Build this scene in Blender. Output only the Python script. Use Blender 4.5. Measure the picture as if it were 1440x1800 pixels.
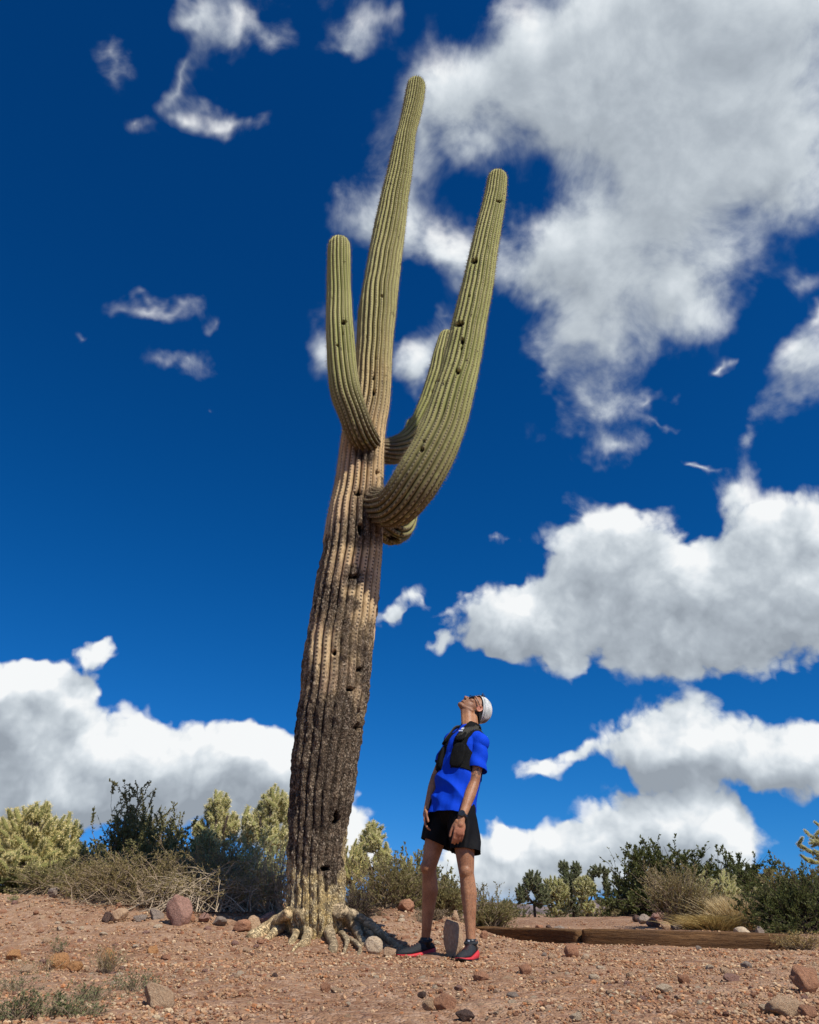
import bpy, bmesh, math, random
import numpy as np
from mathutils import Vector, Matrix, Euler, Quaternion, noise as mnoise

random.seed(7); np.random.seed(7)
R = math.radians
scene = bpy.context.scene
for _o in list(bpy.data.objects):
    bpy.data.objects.remove(_o)

# ------------------------------------------------------------------ camera
CW, CH, FPX = 1440.0, 1800.0, 1400.0        # photograph frame and focal length in its pixels
CAM_Z = 0.27
PITCH = math.atan2(705.0, FPX)
cam_d = bpy.data.cameras.new('camera')
cam_d.sensor_fit = 'HORIZONTAL'; cam_d.sensor_width = 36.0
cam_d.lens = 36.0 * FPX / CW
cam_d.clip_start = 0.05; cam_d.clip_end = 6000.0
cam = bpy.data.objects.new('camera', cam_d)
scene.collection.objects.link(cam)
cam.location = (0, 0, CAM_Z)
cam.rotation_euler = (R(90) + PITCH, 0, 0)
scene.camera = cam
CP, SP = math.cos(PITCH), math.sin(PITCH)

def ray(px, py):
    u = (px - CW / 2) / FPX; v = -(py - CH / 2) / FPX
    return Vector((u, CP - v * SP, SP + v * CP))

def P(px, py, Y):
    d = ray(px, py)
    return Vector((0, 0, CAM_Z)) + d * (Y / d.y)

# ------------------------------------------------------------------ view
scene.view_settings.view_transform = 'Standard'
scene.view_settings.look = 'None'
scene.view_settings.exposure = 0.0
scene.view_settings.gamma = 1.0
scene.view_settings.use_curve_mapping = False
scene.cycles.use_adaptive_sampling = True; scene.cycles.adaptive_threshold = 0.012; scene.cycles.adaptive_min_samples = 8
scene.cycles.max_bounces = 6
scene.cycles.diffuse_bounces = 3
scene.cycles.transparent_max_bounces = 8

# ------------------------------------------------------------------ sun
SUN_V = Vector((0.66, -0.72, 0.0)).normalized() * math.cos(R(50)) + Vector((0, 0, math.sin(R(50))))
sun_d = bpy.data.lights.new('sun', 'SUN')
sun_d.energy = 5.0; sun_d.angle = R(0.53); sun_d.color = (1.0, 0.945, 0.86)
sun = bpy.data.objects.new('sun', sun_d)
scene.collection.objects.link(sun)
sun.rotation_euler = SUN_V.to_track_quat('Z', 'Y').to_euler()
sun.location = (6, -4, 12)

# ------------------------------------------------------------------ world: sky and clouds
world = bpy.data.worlds.new('World'); scene.world = world; world.use_nodes = True
wn = world.node_tree.nodes; wl = world.node_tree.links; wn.clear()
try:
    world.cycles.sampling_method = 'MANUAL'; world.cycles.sample_map_resolution = 512
except Exception:
    pass

class NB:
    """small helper that adds nodes to a tree"""
    def __init__(s, tree): s.t = tree
    def n(s, typ, **kw):
        nd = s.t.nodes.new(typ)
        for k, v in kw.items(): setattr(nd, k, v)
        return nd
    def put(s, sock, v):
        if v is None: return
        if hasattr(v, 'is_output') or isinstance(v, bpy.types.NodeSocket): s.t.links.new(v, sock)
        elif isinstance(v, bpy.types.Node): s.t.links.new(v.outputs[0], sock)
        else: sock.default_value = v
    def m(s, op, a, b=None, c=None, clamp=False):
        nd = s.n('ShaderNodeMath', operation=op, use_clamp=clamp)
        for i, v in enumerate((a, b, c)):
            if v is not None: s.put(nd.inputs[i], v)
        return nd.outputs[0]
    def v(s, op, a, b=None, c=None, scale=None):
        nd = s.n('ShaderNodeVectorMath', operation=op)
        for i, x in enumerate((a, b, c)):
            if x is not None: s.put(nd.inputs[i], x)
        if scale is not None: s.put(nd.inputs['Scale'], scale)
        return nd.outputs['Value'] if op in ('DOT_PRODUCT', 'LENGTH', 'DISTANCE') else nd.outputs[0]
    def noise(s, vec, scale, detail=3, rough=0.5, dist=0.0, col=False, lac=2.0):
        nd = s.n('ShaderNodeTexNoise'); nd.inputs['Scale'].default_value = scale
        nd.inputs['Detail'].default_value = detail; nd.inputs['Roughness'].default_value = rough
        nd.inputs['Distortion'].default_value = dist; nd.inputs['Lacunarity'].default_value = lac
        if vec is not None: s.put(nd.inputs['Vector'], vec)
        return nd.outputs['Color'] if col else nd.outputs['Fac']
    def voro(s, vec, scale, feature='F1', out='Distance', rnd=1.0, detail=0):
        nd = s.n('ShaderNodeTexVoronoi', feature=feature); nd.inputs['Scale'].default_value = scale
        nd.inputs['Randomness'].default_value = rnd
        if 'Detail' in nd.inputs: nd.inputs['Detail'].default_value = detail
        if vec is not None: s.put(nd.inputs['Vector'], vec)
        return nd.outputs[out]
    def ramp(s, fac, stops, interp='LINEAR'):
        nd = s.n('ShaderNodeValToRGB'); nd.color_ramp.interpolation = interp
        e = nd.color_ramp.elements
        while len(e) > 1: e.remove(e[0])
        for i, (p, c) in enumerate(stops):
            el = e[0] if i == 0 else e.new(p)
            el.position = p
            el.color = (c, c, c, 1) if isinstance(c, (int, float)) else (*c, 1)
        s.put(nd.inputs[0], fac)
        return nd.outputs[0]
    def sm(s, x, a, b, lo=0.0, hi=1.0, kind='SMOOTHSTEP'):
        nd = s.n('ShaderNodeMapRange', interpolation_type=kind)
        for i, val in enumerate((x, a, b, lo, hi)): s.put(nd.inputs[i], val)
        return nd.outputs[0]
    def mix(s, f, a, b, blend='MIX'):
        nd = s.n('ShaderNodeMix', data_type='RGBA', blend_type=blend)
        s.put(nd.inputs[0], f)
        for k, val in ((6, a), (7, b)):
            if isinstance(val, tuple) and len(val) == 3: val = (*val, 1)
            s.put(nd.inputs[k], val)
        return nd.outputs[2]

# cloud banks: centre and half-sizes given in the photograph's degrees via its pixels, then fixed on the celestial sphere
CLOUDS = [  # px, py, rx, ry, rot deg, weight
    (1130, 130, 520, 290, 0, 1.25), (1330, 20, 420, 330, 0, 1.25), (930, 110, 300, 230, 0, 1.1),
    (1200, 330, 380, 280, -20, 1.2), (1040, 470, 250, 210, 20, 1.05), (1035, 610, 150, 150, 0, .95),
    (1400, 300, 210, 200, 0, 1.05), (1180, 520, 200, 150, -35, .9),
    (690, 350, 170, 130, -10, .82), (650, 420, 130, 100, 20, .85), (735, 235, 150, 150, 0, .8), (790, 455, 190, 110, 15, .8),
    (930, 480, 160, 110, 0, .9), (760, 560, 120, 50, 0, .5),
    (1060, 730, 170, 90, -30, .74), (1110, 790, 110, 45, -10, .62), (1000, 700, 110, 70, 20, .66), (1150, 700, 70, 50, -40, .58), (960, 660, 60, 60, 0, .6),
    (620, 30, 130, 120, 40, .68), (580, 90, 90, 80, 0, .6),
    (400, 20, 150, 100, -15, .78), (320, 45, 150, 80, 25, .74), (405, 200, 60, 62, 0, .70), (365, 135, 60, 80, 20, .60),
    (200, 118, 80, 90, 30, .62), (310, 215, 60, 50, 0, .5), 
    (265, 530, 120, 40, 10, .60), (305, 640, 120, 50, 25, .62), (345, 570, 40, 40, 40, .5), (170, 570, 40, 25, 0, .5), (355, 735, 30, 25, 0, .45),
    (720, 640, 90, 110, 10, .85), (590, 630, 120, 95, 20, .86), (730, 640, 80, 80, 0, .8),
    (1410, 660, 120, 120, 20, .8), (1325, 745, 50, 90, 20, .55), (1180, 745, 80, 36, 0, .6), (1250, 635, 40, 22, -20, .6), (1390, 520, 70, 60, 30, .5), (1420, 590, 60, 30, 0, .5),
    (1300, 860, 90, 90, 35, .72), (1235, 825, 50, 25, 0, .6),
    (1080, 960, 160, 105, 0, 1.1), (1200, 1040, 380, 160, 0, 1.3), (1400, 1010, 230, 190, 0, 1.25), (925, 1085, 200, 90, 10, 1.1),
    (1160, 1130, 360, 110, 0, 1.15), (845, 1100, 140, 65, 5, .92), (775, 1125, 60, 40, -20, .6), (1420, 930, 160, 80, 0, 1.0),
    (692, 1082, 62, 56, -30, .74), (730, 1040, 62, 50, -20, .72), (915, 948, 50, 30, 0, .55),
    (1260, 1300, 270, 100, 0, 1.2), (1420, 1320, 170, 100, 0, 1.15), (1180, 1330, 200, 90, 0, 1.1), (955, 1345, 70, 40, -30, .85), (1020, 1320, 80, 30, 0, .6),
    (1180, 1450, 250, 95, 10, 1.2), (1040, 1470, 200, 60, 0, 1.1), (1270, 1440, 150, 80, 0, 1.0), (900, 1460, 80, 35, 0, .8),
    (960, 1530, 300, 75, 0, 1.1), (860, 1570, 260, 70, 0, 1.1), (1130, 1540, 200, 60, 0, 1.0), (880, 1500, 110, 60, 0, 1.0),
    (40, 1260, 170, 120, 0, 1.2), (-40, 1215, 150, 75, 0, 1.05), (60, 1200, 90, 50, 0, .9), (160, 1150, 78, 44, 0, .88), (135, 1215, 90, 60, 0, .72), (200, 1320, 260, 110, 0, 1.2), (400, 1340, 240, 100, 0, 1.2),
    (300, 1370, 420, 90, 0, 1.2), (60, 1370, 220, 80, 0, 1.15), (500, 1360, 120, 90, 0, 1.05), (600, 1450, 110, 90, 0, .95), (620, 1500, 120, 70, 0, .9), (440, 1440, 200, 80, 0, .95), (60, 1440, 130, 50, 0, .75), (330, 1395, 340, 85, 0, 1.1), (120, 1400, 220, 70, 0, 1.0), (560, 1420, 130, 90, 0, .95),
]
SKY_W, SKY_H, SKY_ROT = 0.0, 0.0, 0.0

ng = bpy.data.node_groups.new('cloud_density', 'ShaderNodeTree')
ng.interface.new_socket('Vector', in_out='INPUT', socket_type='NodeSocketVector')
ng.interface.new_socket('Density', in_out='OUTPUT', socket_type='NodeSocketFloat')
ng.interface.new_socket('Body', in_out='OUTPUT', socket_type='NodeSocketFloat')
ng.interface.new_socket('Grain', in_out='OUTPUT', socket_type='NodeSocketFloat')
G = NB(ng)
gi = G.n('NodeGroupInput'); go = G.n('NodeGroupOutput')
gv = gi.outputs[0]
sepz = G.n('ShaderNodeSeparateXYZ'); G.put(sepz.inputs[0], gv)
low = G.sm(sepz.outputs['Z'], 0.30, 0.62, 1.0, 0.0)            # 1 near the horizon (cumulus seen side-on), 0 high up (torn edges)
w1 = G.v('SUBTRACT', G.noise(gv, 5.0, 3, .55, col=True), (0.5, 0.5, 0.5))
w2 = G.v('SUBTRACT', G.noise(gv, 17.0, 3, .6, col=True), (0.5, 0.5, 0.5))
amp1 = G.sm(low, 0, 1, 0.17, 0.07, 'LINEAR'); amp2 = G.sm(low, 0, 1, 0.075, 0.045, 'LINEAR')
wv = G.v('ADD', G.v('ADD', gv, G.v('SCALE', w1, scale=amp1)), G.v('SCALE', w2, scale=amp2))
acc = None
view_c = ray(720, 900).normalized()
for (px, py, rx, ry, rot, wt) in CLOUDS:
    c = ray(px, py).normalized()
    ax = (ray(px + 10, py).normalized() - c).normalized()
    ay = c.cross(ax).normalized() * -1
    if ay.z < 0: ay = -ay
    ax = (ax - c * ax.dot(c)).normalized()
    s_px = (ray(px + 10, py).normalized() - c).length / 10
    s_py = (ray(px, py + 10).normalized() - c).length / 10
    th = -R(rot)
    bx = ax * math.cos(th) + ay * math.sin(th); by = c.cross(bx)
    M = Matrix((bx, by, c)).transposed()
    mp = G.n('ShaderNodeMapping', vector_type='TEXTURE')
    mp.inputs['Location'].default_value = c
    mp.inputs['Rotation'].default_value = M.to_euler()
    mp.inputs['Scale'].default_value = (rx * s_px, ry * s_py, 0.6)
    G.put(mp.inputs['Vector'], wv)
    gr = G.n('ShaderNodeTexGradient', gradient_type='SPHERICAL'); G.put(gr.inputs[0], mp.outputs[0])
    val = G.m('MULTIPLY', gr.outputs['Fac'], wt)
    acc = G.m('MULTIPLY_ADD', val, val, 0.0 if acc is None else acc)
acc = G.m('SQRT', acc)
# the rest of the heavens carries clouds of the same kind
front = G.sm(G.v('DOT_PRODUCT', gv, tuple(view_c)), 0.62, 0.74, 1.0, 0.0)
other = G.sm(G.noise(gv, 2.3, 2, .5), 0.49, 0.73, 0.0, 1.1)
acc = G.m('MAXIMUM', acc, G.m('MULTIPLY', other, front))
fine = G.noise(gv, 10.0, 9, .61, 0.35)
vo = G.voro(G.v('ADD', gv, G.v('SCALE', w2, scale=0.07)), 16.0, feature='F1', detail=2)
puff = G.m('SUBTRACT', 0.62, vo)
det = G.m('ADD', G.m('MULTIPLY', G.m('SUBTRACT', fine, 0.5), G.sm(low, 0, 1, 1.15, 0.75, 'LINEAR')), G.m('MULTIPLY', puff, G.sm(low, 0, 1, 0.16, 0.42, 'LINEAR')))
edge = G.sm(acc, 0.02, 0.22)
dens = G.m('SUBTRACT', G.m('ADD', acc, G.m('MULTIPLY', det, edge)), 0.235)
G.put(go.inputs['Density'], dens); G.put(go.inputs['Body'], acc); G.put(go.inputs['Grain'], G.m('ADD', G.m('SUBTRACT', fine, .5), G.m('MULTIPLY', puff, .45)))

W = NB(world.node_tree)
tc = W.n('ShaderNodeTexCoord')
dirv = W.v('NORMALIZE', tc.outputs['Generated'])
sky = W.n('ShaderNodeTexSky', sky_type='NISHITA', sun_disc=False)
sky.sun_elevation = R(50); sky.sun_rotation = math.atan2(SUN_V.x, SUN_V.y)
sky.altitude = 700; sky.air_density = 1.0; sky.dust_density = 0.3; sky.ozone_density = 2.2
sepd = W.n('ShaderNodeSeparateXYZ'); W.put(sepd.inputs[0], dirv)
cmb = W.n('ShaderNodeCombineXYZ'); W.put(cmb.inputs[0], sepd.outputs[0]); W.put(cmb.inputs[1], sepd.outputs[1])
W.put(cmb.inputs[2], W.m('MULTIPLY_ADD', W.m('ABSOLUTE', sepd.outputs[2]), 0.93, 0.075))
W.put(sky.inputs[0], W.v('NORMALIZE', cmb.outputs[0]))
# the photograph's film response to that sky: deeper, purer blue (a power per channel)
sc_ = W.n('ShaderNodeSeparateColor'); W.put(sc_.inputs[0], sky.outputs[0])
cc_ = W.n('ShaderNodeCombineColor')
for i_, (k_, p_) in enumerate(((9.0, 2.8), (1.85, 1.31), (2.9, 1.25))):
    W.put(cc_.inputs[i_], W.m('MULTIPLY', W.m('POWER', W.m('MULTIPLY', sc_.outputs[i_], 0.05), p_), k_ * 10.0))
skyc = cc_.outputs[0]

def dens_at(vec):
    g = W.n('ShaderNodeGroup'); g.node_tree = ng; W.put(g.inputs[0], vec); return g.outputs
d0 = dens_at(dirv)
sunv = tuple(SUN_V)
toS = W.v('SUBTRACT', sunv, W.v('SCALE', dirv, scale=W.v('DOT_PRODUCT', dirv, sunv)))
d1 = dens_at(W.v('NORMALIZE', W.v('ADD', dirv, W.v('SCALE', W.v('NORMALIZE', toS), scale=0.035))))
sz = W.n('ShaderNodeSeparateXYZ'); W.put(sz.inputs[0], dirv)
lowW = W.sm(sz.outputs['Z'], 0.30, 0.62, 1.0, 0.0)
alpha = W.sm(d0[0], 0.0, W.sm(lowW, 0, 1, 0.68, 0.22, 'LINEAR'))
alpha = W.m('MULTIPLY', W.m('MULTIPLY', alpha, W.sm(sz.outputs['Z'], -0.01, 0.03)), W.sm(d0[1], 0.15, W.sm(lowW, 0, 1, 0.75, 0.5, 'LINEAR'), .30, 1.0))
diff = W.m('SUBTRACT', d0[0], d1[0])                     # >0 on sides that face the sun
thick = W.sm(W.m('ADD', W.m('MULTIPLY', d0[0], .30), W.m('MULTIPLY', d1[1], .80)), 0.10, 1.30)
lit = W.m('ADD', W.m('MULTIPLY', diff, W.sm(lowW, 0, 1, 0.70, 0.95, 'LINEAR')), W.m('SUBTRACT', W.sm(lowW, 0, 1, 0.76, 0.77, 'LINEAR'), W.m('MULTIPLY', thick, W.sm(lowW, 0, 1, 0.36, 0.40, 'LINEAR'))))
lit = W.m('ADD', lit, W.m('MULTIPLY', d0[2], W.sm(lowW, 0, 1, 0.26, 0.62, 'LINEAR')))
ccol = W.ramp(W.m('MULTIPLY_ADD', lit, .86, .05), [(0.0, (0.33, 0.375, 0.43)), (0.3, (0.45, 0.505, 0.565)), (0.55, (0.59, 0.65, 0.705)), (0.8, (0.78, 0.835, 0.88)), (1.0, (0.97, 0.99, 1.0))])
ccol = W.mix(1.0, ccol, (9.5, 9.5, 9.5), 'MULTIPLY')
bg = W.n('ShaderNodeBackground'); bg.inputs['Strength'].default_value = 0.1
W.put(bg.inputs['Color'], W.mix(alpha, skyc, ccol))
wo = W.n('ShaderNodeOutputWorld'); wl.new(bg.outputs[0], wo.inputs[0])

# ------------------------------------------------------------------ helpers
_rng = np.random.RandomState(11)
def _hash(i, j, k, seed):
    n = (i * 73856093) ^ (j * 19349663) ^ (k * 83492791) ^ (seed * 2654435 + 977)
    n = (n ^ (n >> 13)) * 1274126177 & 0x7fffffff
    n = (n ^ (n >> 15)) * 668265263 & 0x7fffffff
    return ((n ^ (n >> 16)) & 0xffff) / 65535.0
def vnoise(p, seed=0):
    """smooth value noise in 0..1 for an (n,3) array"""
    p = np.asarray(p, dtype=np.float64)
    if p.shape[1] == 2: p = np.column_stack((p, np.zeros(len(p))))
    f = np.floor(p); t = p - f; f = f.astype(np.int64); t = t * t * (3 - 2 * t)
    out = 0
    for a in (0, 1):
        wa = t[:, 0] if a else 1 - t[:, 0]
        for b in (0, 1):
            wb = t[:, 1] if b else 1 - t[:, 1]
            for c in (0, 1):
                wc = t[:, 2] if c else 1 - t[:, 2]
                out = out + wa * wb * wc * _hash(f[:, 0] + a, f[:, 1] + b, f[:, 2] + c, seed)
    return out
def fbm(p, octaves=4, seed=0, gain=0.5):
    s = 0; a = 1.0; tot = 0; q = np.asarray(p, dtype=np.float64)
    for o in range(octaves):
        s = s + a * vnoise(q, seed + o * 17); tot += a; a *= gain; q = q * 2.03 + 13.7
    return s / tot
def sstep(a, b, x):
    t = np.clip((np.asarray(x, float) - a) / (b - a), 0, 1); return t * t * (3 - 2 * t)

def new_mesh(name, V, faces, mats=(), smooth=False, uv=None, attrs=None, midx=None):
    """faces: list of (n,3) / (n,4) int arrays"""
    me = bpy.data.meshes.new(name)
    V = np.asarray(V, dtype=np.float32)
    faces = [np.asarray(f, dtype=np.int32) for f in faces if len(f)]
    me.vertices.add(len(V)); me.vertices.foreach_set('co', V.ravel())
    loops = np.concatenate([f.ravel() for f in faces])
    tot = np.concatenate([np.full(len(f), f.shape[1], dtype=np.int32) for f in faces])
    start = np.concatenate(([0], np.cumsum(tot)[:-1])).astype(np.int32)
    me.loops.add(len(loops)); me.loops.foreach_set('vertex_index', loops)
    me.polygons.add(len(tot)); me.polygons.foreach_set('loop_start', start); me.polygons.foreach_set('loop_total', tot)
    me.polygons.foreach_set('use_smooth', np.full(len(tot), smooth, dtype=bool))
    if midx is not None: me.polygons.foreach_set('material_index', np.asarray(midx, dtype=np.int32))
    for m in mats: me.materials.append(m)
    if uv is not None:
        u = me.uv_layers.new(name='UVMap'); u.data.foreach_set('uv', np.asarray(uv, dtype=np.float32)[loops].ravel())
    for k, a in (attrs or {}).items():
        a = np.asarray(a, dtype=np.float32)
        if a.ndim == 1:
            at = me.attributes.new(k, 'FLOAT', 'POINT'); at.data.foreach_set('value', a)
        else:
            at = me.attributes.new(k, 'FLOAT_COLOR', 'POINT')
            at.data.foreach_set('color', np.column_stack((a, np.ones(len(a), dtype=np.float32))).astype(np.float32).ravel())
    me.update(calc_edges=True); me.validate()
    return me

def link(name, me, parent=None, **props):
    o = bpy.data.objects.new(name, me); scene.collection.objects.link(o)
    if parent is not None:
        o.parent = parent
    for k, v in props.items():
        if v is not None: o[k] = v
    return o
def empty(name, loc, label, category, group=None, rz=0.0):
    o = bpy.data.objects.new(name, None); o.empty_display_size = 0.1
    scene.collection.objects.link(o); o.location = loc; o.rotation_euler = (0, 0, rz)
    o['label'] = label; o['category'] = category
    if group: o['group'] = group
    return o
def rel(V, loc): return np.asarray(V) - np.asarray(loc)[None, :]

class Acc:
    """collects pieces of geometry into one mesh"""
    def __init__(s): s.V = []; s.T = []; s.Q = []; s.n = 0; s.A = []; s.U = []
    def add(s, V, T=None, Q=None, tint=None, uv=None):
        V = np.asarray(V, float)
        if T is not None and len(T): s.T.append(np.asarray(T) + s.n)
        if Q is not None and len(Q): s.Q.append(np.asarray(Q) + s.n)
        s.V.append(V); s.n += len(V)
        if tint is not None:
            tint = np.asarray(tint, float)
            s.A.append(np.broadcast_to(tint, (len(V), 3)) if tint.ndim == 1 else tint)
        if uv is not None: s.U.append(uv)
    def mesh(s, name, mats, smooth=False, org=None):
        V = np.concatenate(s.V)
        if org is not None: V = V - np.asarray(org)[None, :]
        F = []
        if s.T: F.append(np.concatenate(s.T))
        if s.Q: F.append(np.concatenate(s.Q))
        return new_mesh(name, V, F, mats, smooth, attrs={'tint': np.concatenate(s.A)} if s.A else None, uv=np.concatenate(s.U) if s.U else None)

def tube(pts, radii, sides=6, cap=True, jitter=0.0, seed=0):
    """swept tube along a polyline; returns V, Q, T"""
    pts = np.asarray(pts, float); n = len(pts)
    radii = np.broadcast_to(np.asarray(radii, float), (n,))
    tg = np.gradient(pts, axis=0); tg /= np.linalg.norm(tg, axis=1)[:, None] + 1e-9
    ref = np.array([0, 0, 1.0]) if abs(tg[0][2]) < 0.9 else np.array([1.0, 0, 0])
    a = np.cross(tg[0], ref); a /= np.linalg.norm(a)
    V = []
    th = np.arange(sides) * 2 * math.pi / sides
    for i in range(n):
        a = a - tg[i] * a.dot(tg[i]); a /= np.linalg.norm(a) + 1e-9
        b = np.cross(tg[i], a)
        V.append(pts[i] + radii[i] * (np.cos(th)[:, None] * a + np.sin(th)[:, None] * b))
    V = np.concatenate(V)
    i = np.arange(n - 1)[:, None] * sides; j = np.arange(sides)[None, :]; j2 = (j + 1) % sides
    Q = np.stack((i + j, i + j2, i + sides + j2, i + sides + j), axis=-1).reshape(-1, 4)
    T = []
    if cap:
        V = np.vstack((V, pts[0], pts[-1])); c0 = n * sides; c1 = c0 + 1
        for k in range(sides):
            T.append((c0, (k + 1) % sides, k)); T.append((c1, (n - 1) * sides + k, (n - 1) * sides + (k + 1) % sides))
    return V, Q, np.array(T, dtype=int).reshape(-1, 3)

def smooth_path(ctrl, n):
    """Catmull-Rom through control rows (any number of columns) -> n rows, by arc length of the first 3 columns"""
    c = np.asarray(ctrl, float)
    c = np.vstack((2 * c[0] - c[1], c, 2 * c[-1] - c[-2]))
    out = []
    for i in range(1, len(c) - 2):
        p0, p1, p2, p3 = c[i - 1:i + 3]
        for t in np.linspace(0, 1, 24, endpoint=False):
            out.append(0.5 * ((2 * p1) + (-p0 + p2) * t + (2 * p0 - 5 * p1 + 4 * p2 - p3) * t * t + (-p0 + 3 * p1 - 3 * p2 + p3) * t ** 3))
    out.append(c[-2]); out = np.array(out)
    s = np.concatenate(([0], np.cumsum(np.linalg.norm(np.diff(out[:, :3], axis=0), axis=1))))
    q = np.linspace(0, s[-1], n)
    return np.column_stack([np.interp(q, s, out[:, k]) for k in range(out.shape[1])]), s[-1]

def mat(name):
    m = bpy.data.materials.new(name); m.use_nodes = True
    nt = m.node_tree; nt.nodes.clear()
    B = NB(nt)
    b = B.n('ShaderNodeBsdfPrincipled'); o = B.n('ShaderNodeOutputMaterial')
    nt.links.new(b.outputs[0], o.inputs[0])
    return m, B, b
def obj_co(B): return B.n('ShaderNodeTexCoord').outputs['Object']
def geo_co(B): return B.n('ShaderNodeNewGeometry').outputs['Position']
def attr(B, name, out='Fac'):
    a = B.n('ShaderNodeAttribute'); a.attribute_name = name; return a.outputs[out]
def bump(B, b, h, strength=0.5, dist=0.01):
    n = B.n('ShaderNodeBump'); n.inputs['Strength'].default_value = strength; n.inputs['Distance'].default_value = dist
    B.put(n.inputs['Height'], h); B.put(b.inputs['Normal'], n.outputs[0])
def simple_mat(name, col, rough=0.7, var=0.25, scale=20.0, bumpd=0.0, spec=0.3, col2=None, use='obj'):
    m, B, b = mat(name)
    co = obj_co(B) if use == 'obj' else geo_co(B)
    f = B.noise(co, scale, 4, .6)
    c2 = col2 or tuple(c * (1 - var) for c in col); c1 = col if col2 else tuple(min(1, c * (1 + var)) for c in col)
    B.put(b.inputs['Base Color'], B.mix(B.sm(f, .35, .65), c1, c2))
    b.inputs['Roughness'].default_value = rough; b.inputs['Specular IOR Level'].default_value = spec
    if bumpd: bump(B, b, B.noise(co, scale * 3, 4, .6), 1.0, bumpd)
    return m

# ------------------------------------------------------------------ terrain
_TX = np.array([-60, -6, -3.2, -2.2, -1.0, 0.0, 0.4, 0.7, 1.0, 1.3, 60]); _TA = np.array([.50, .46, .41, .34, .33, .30, .22, .10, .03, 0, 0])
TIMB = [(0.75, 9.8, 0.045), (1.64, 8.4, 0.03), (3.18, 7.5, -0.02)]
_LX = np.array([-1.0, .75, 1.64, 3.18, 5.0, 40]); _LY = np.array([12.5, 9.8, 8.4, 7.5, 6.9, 3.0])
def height(x, y):
    x = np.asarray(x, float); y = np.asarray(y, float)
    shp = x.shape; x = x.ravel(); y = y.ravel()
    lift = sstep(5.45, 8.3, y) * np.interp(x, _TX, _TA)
    lift += 0.04 * sstep(8, 12, y) * sstep(1.0, -1.0, x)
    yl = np.interp(x, _LX, _LY)
    back = (0.105 * sstep(0.04, 0.35, y - yl) + 0.10 * sstep(0.5, 5.0, y - yl)) * sstep(0.1, 1.2, x + sstep(10, 14, y) * 2.0) * (1 - 0.6 * sstep(2.2, 3.2, x) * sstep(1.2, 0.0, y - yl))
    z = np.maximum(lift, back)
    z = z - 0.028 * np.maximum(y - 15.5, 0) * (y < 45) - 0.028 * 29.5 * (y >= 45)
    # gentle hollows and the worn path
    z += 0.05 * (fbm(np.column_stack((x, y)) * 0.55, 3, 5) - 0.5) * sstep(1.0, 5.0, np.abs(x) + np.abs(y) * .3)
    z += 0.022 * (fbm(np.column_stack((x, y)) * 2.3, 3, 9) - 0.5)
    z += -0.03 * sstep(1.3, 0.2, np.abs(x + 0.05 + 0.25 * (y - 3.2))) * sstep(4.2, 3.0, y)
    return z.reshape(shp)
def hz(x, y): return float(height(np.array([x]), np.array([y]))[0])
def on_ground(px, py, y0=2.0, y1=60.0):
    """the point of the terrain seen at a pixel"""
    Y = np.geomspace(y0, y1, 900)
    d = ray(px, py); xs = d.x * Y / d.y; zs = CAM_Z + d.z * Y / d.y
    g = height(xs, Y); k = np.argmax(zs < g)
    if not (zs < g).any(): k = len(Y) - 1
    return Vector((xs[k], Y[k], g[k]))
def ppm(p):
    """photograph pixels per metre at a point"""
    return FPX / (p[1] * CP + (p[2] - CAM_Z) * SP)

# ------------------------------------------------------------------ ground
def axis_coords(lo, hi, step, far):
    c = list(np.arange(lo, hi, step)); s = step; v = hi
    while v < far: c.append(v); s *= 1.10; v += s
    c.append(far); s = step; v = lo; left = []
    while v > -far:
        s *= 1.10; v -= s; left.append(max(v, -far))
    return np.array(sorted(set(left)) + c)
gx = axis_coords(-3.6, 3.6, 0.016, 2500); gy = axis_coords(2.3, 9.5, 0.016, 2500)
GX, GY = np.meshgrid(gx, gy)
GZ = height(GX, GY)
pf = np.column_stack((GX.ravel(), GY.ravel()))
near = (sstep(30, 12, np.hypot(GX, GY - 5))).ravel()
rough = (fbm(pf * 7.0, 3, 21) - .5) * 0.034 + (np.abs(fbm(pf * 13.0, 2, 31) - .5)) * 0.011
GZ = GZ + (rough * near).reshape(GZ.shape)
far_relief = 5.0 * (fbm(pf * 0.012, 3, 77) - .55) * (sstep(120, 500, np.hypot(pf[:, 0], pf[:, 1])))
GZ = GZ + far_relief.reshape(GZ.shape)
nx_, ny_ = len(gx), len(gy)
idx = np.arange(nx_ * ny_).reshape(ny_, nx_)
Qg = np.stack((idx[:-1, :-1], idx[:-1, 1:], idx[1:, 1:], idx[1:, :-1]), axis=-1).reshape(-1, 4)
gm_, B, b = mat('dirt')
co = geo_co(B)
big = B.noise(co, 0.9, 4, .6); mid = B.noise(co, 6.0, 5, .65); fin = B.noise(co, 60.0, 4, .7)
c = B.ramp(B.m('ADD', B.m('MULTIPLY', big, .55), B.m('MULTIPLY', mid, .45)), [(0.33, (0.185, 0.092, 0.048)), (0.47, (0.31, 0.175, 0.100)), (0.60, (0.41, 0.262, 0.162))])
v = B.voro(co, 95.0); v2 = B.voro(co, 38.0, out='Color')
sp = B.n('ShaderNodeSeparateColor'); B.put(sp.inputs[0], v2)
c = B.mix(B.m('MULTIPLY', B.sm(sp.outputs[0], .55, .95), .55), c, (0.52, 0.36, 0.25))
c = B.mix(B.m('MULTIPLY', B.sm(sp.outputs[1], .7, .95), .5), c, (0.20, 0.10, 0.07))
c = B.mix(B.m('MULTIPLY', B.sm(fin, .35, .7), .45), c, B.mix(0.5, c, (0.15, 0.07, 0.04)))
B.put(b.inputs['Base Color'], c); b.inputs['Roughness'].default_value = 0.95; b.inputs['Specular IOR Level'].default_value = 0.1
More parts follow.
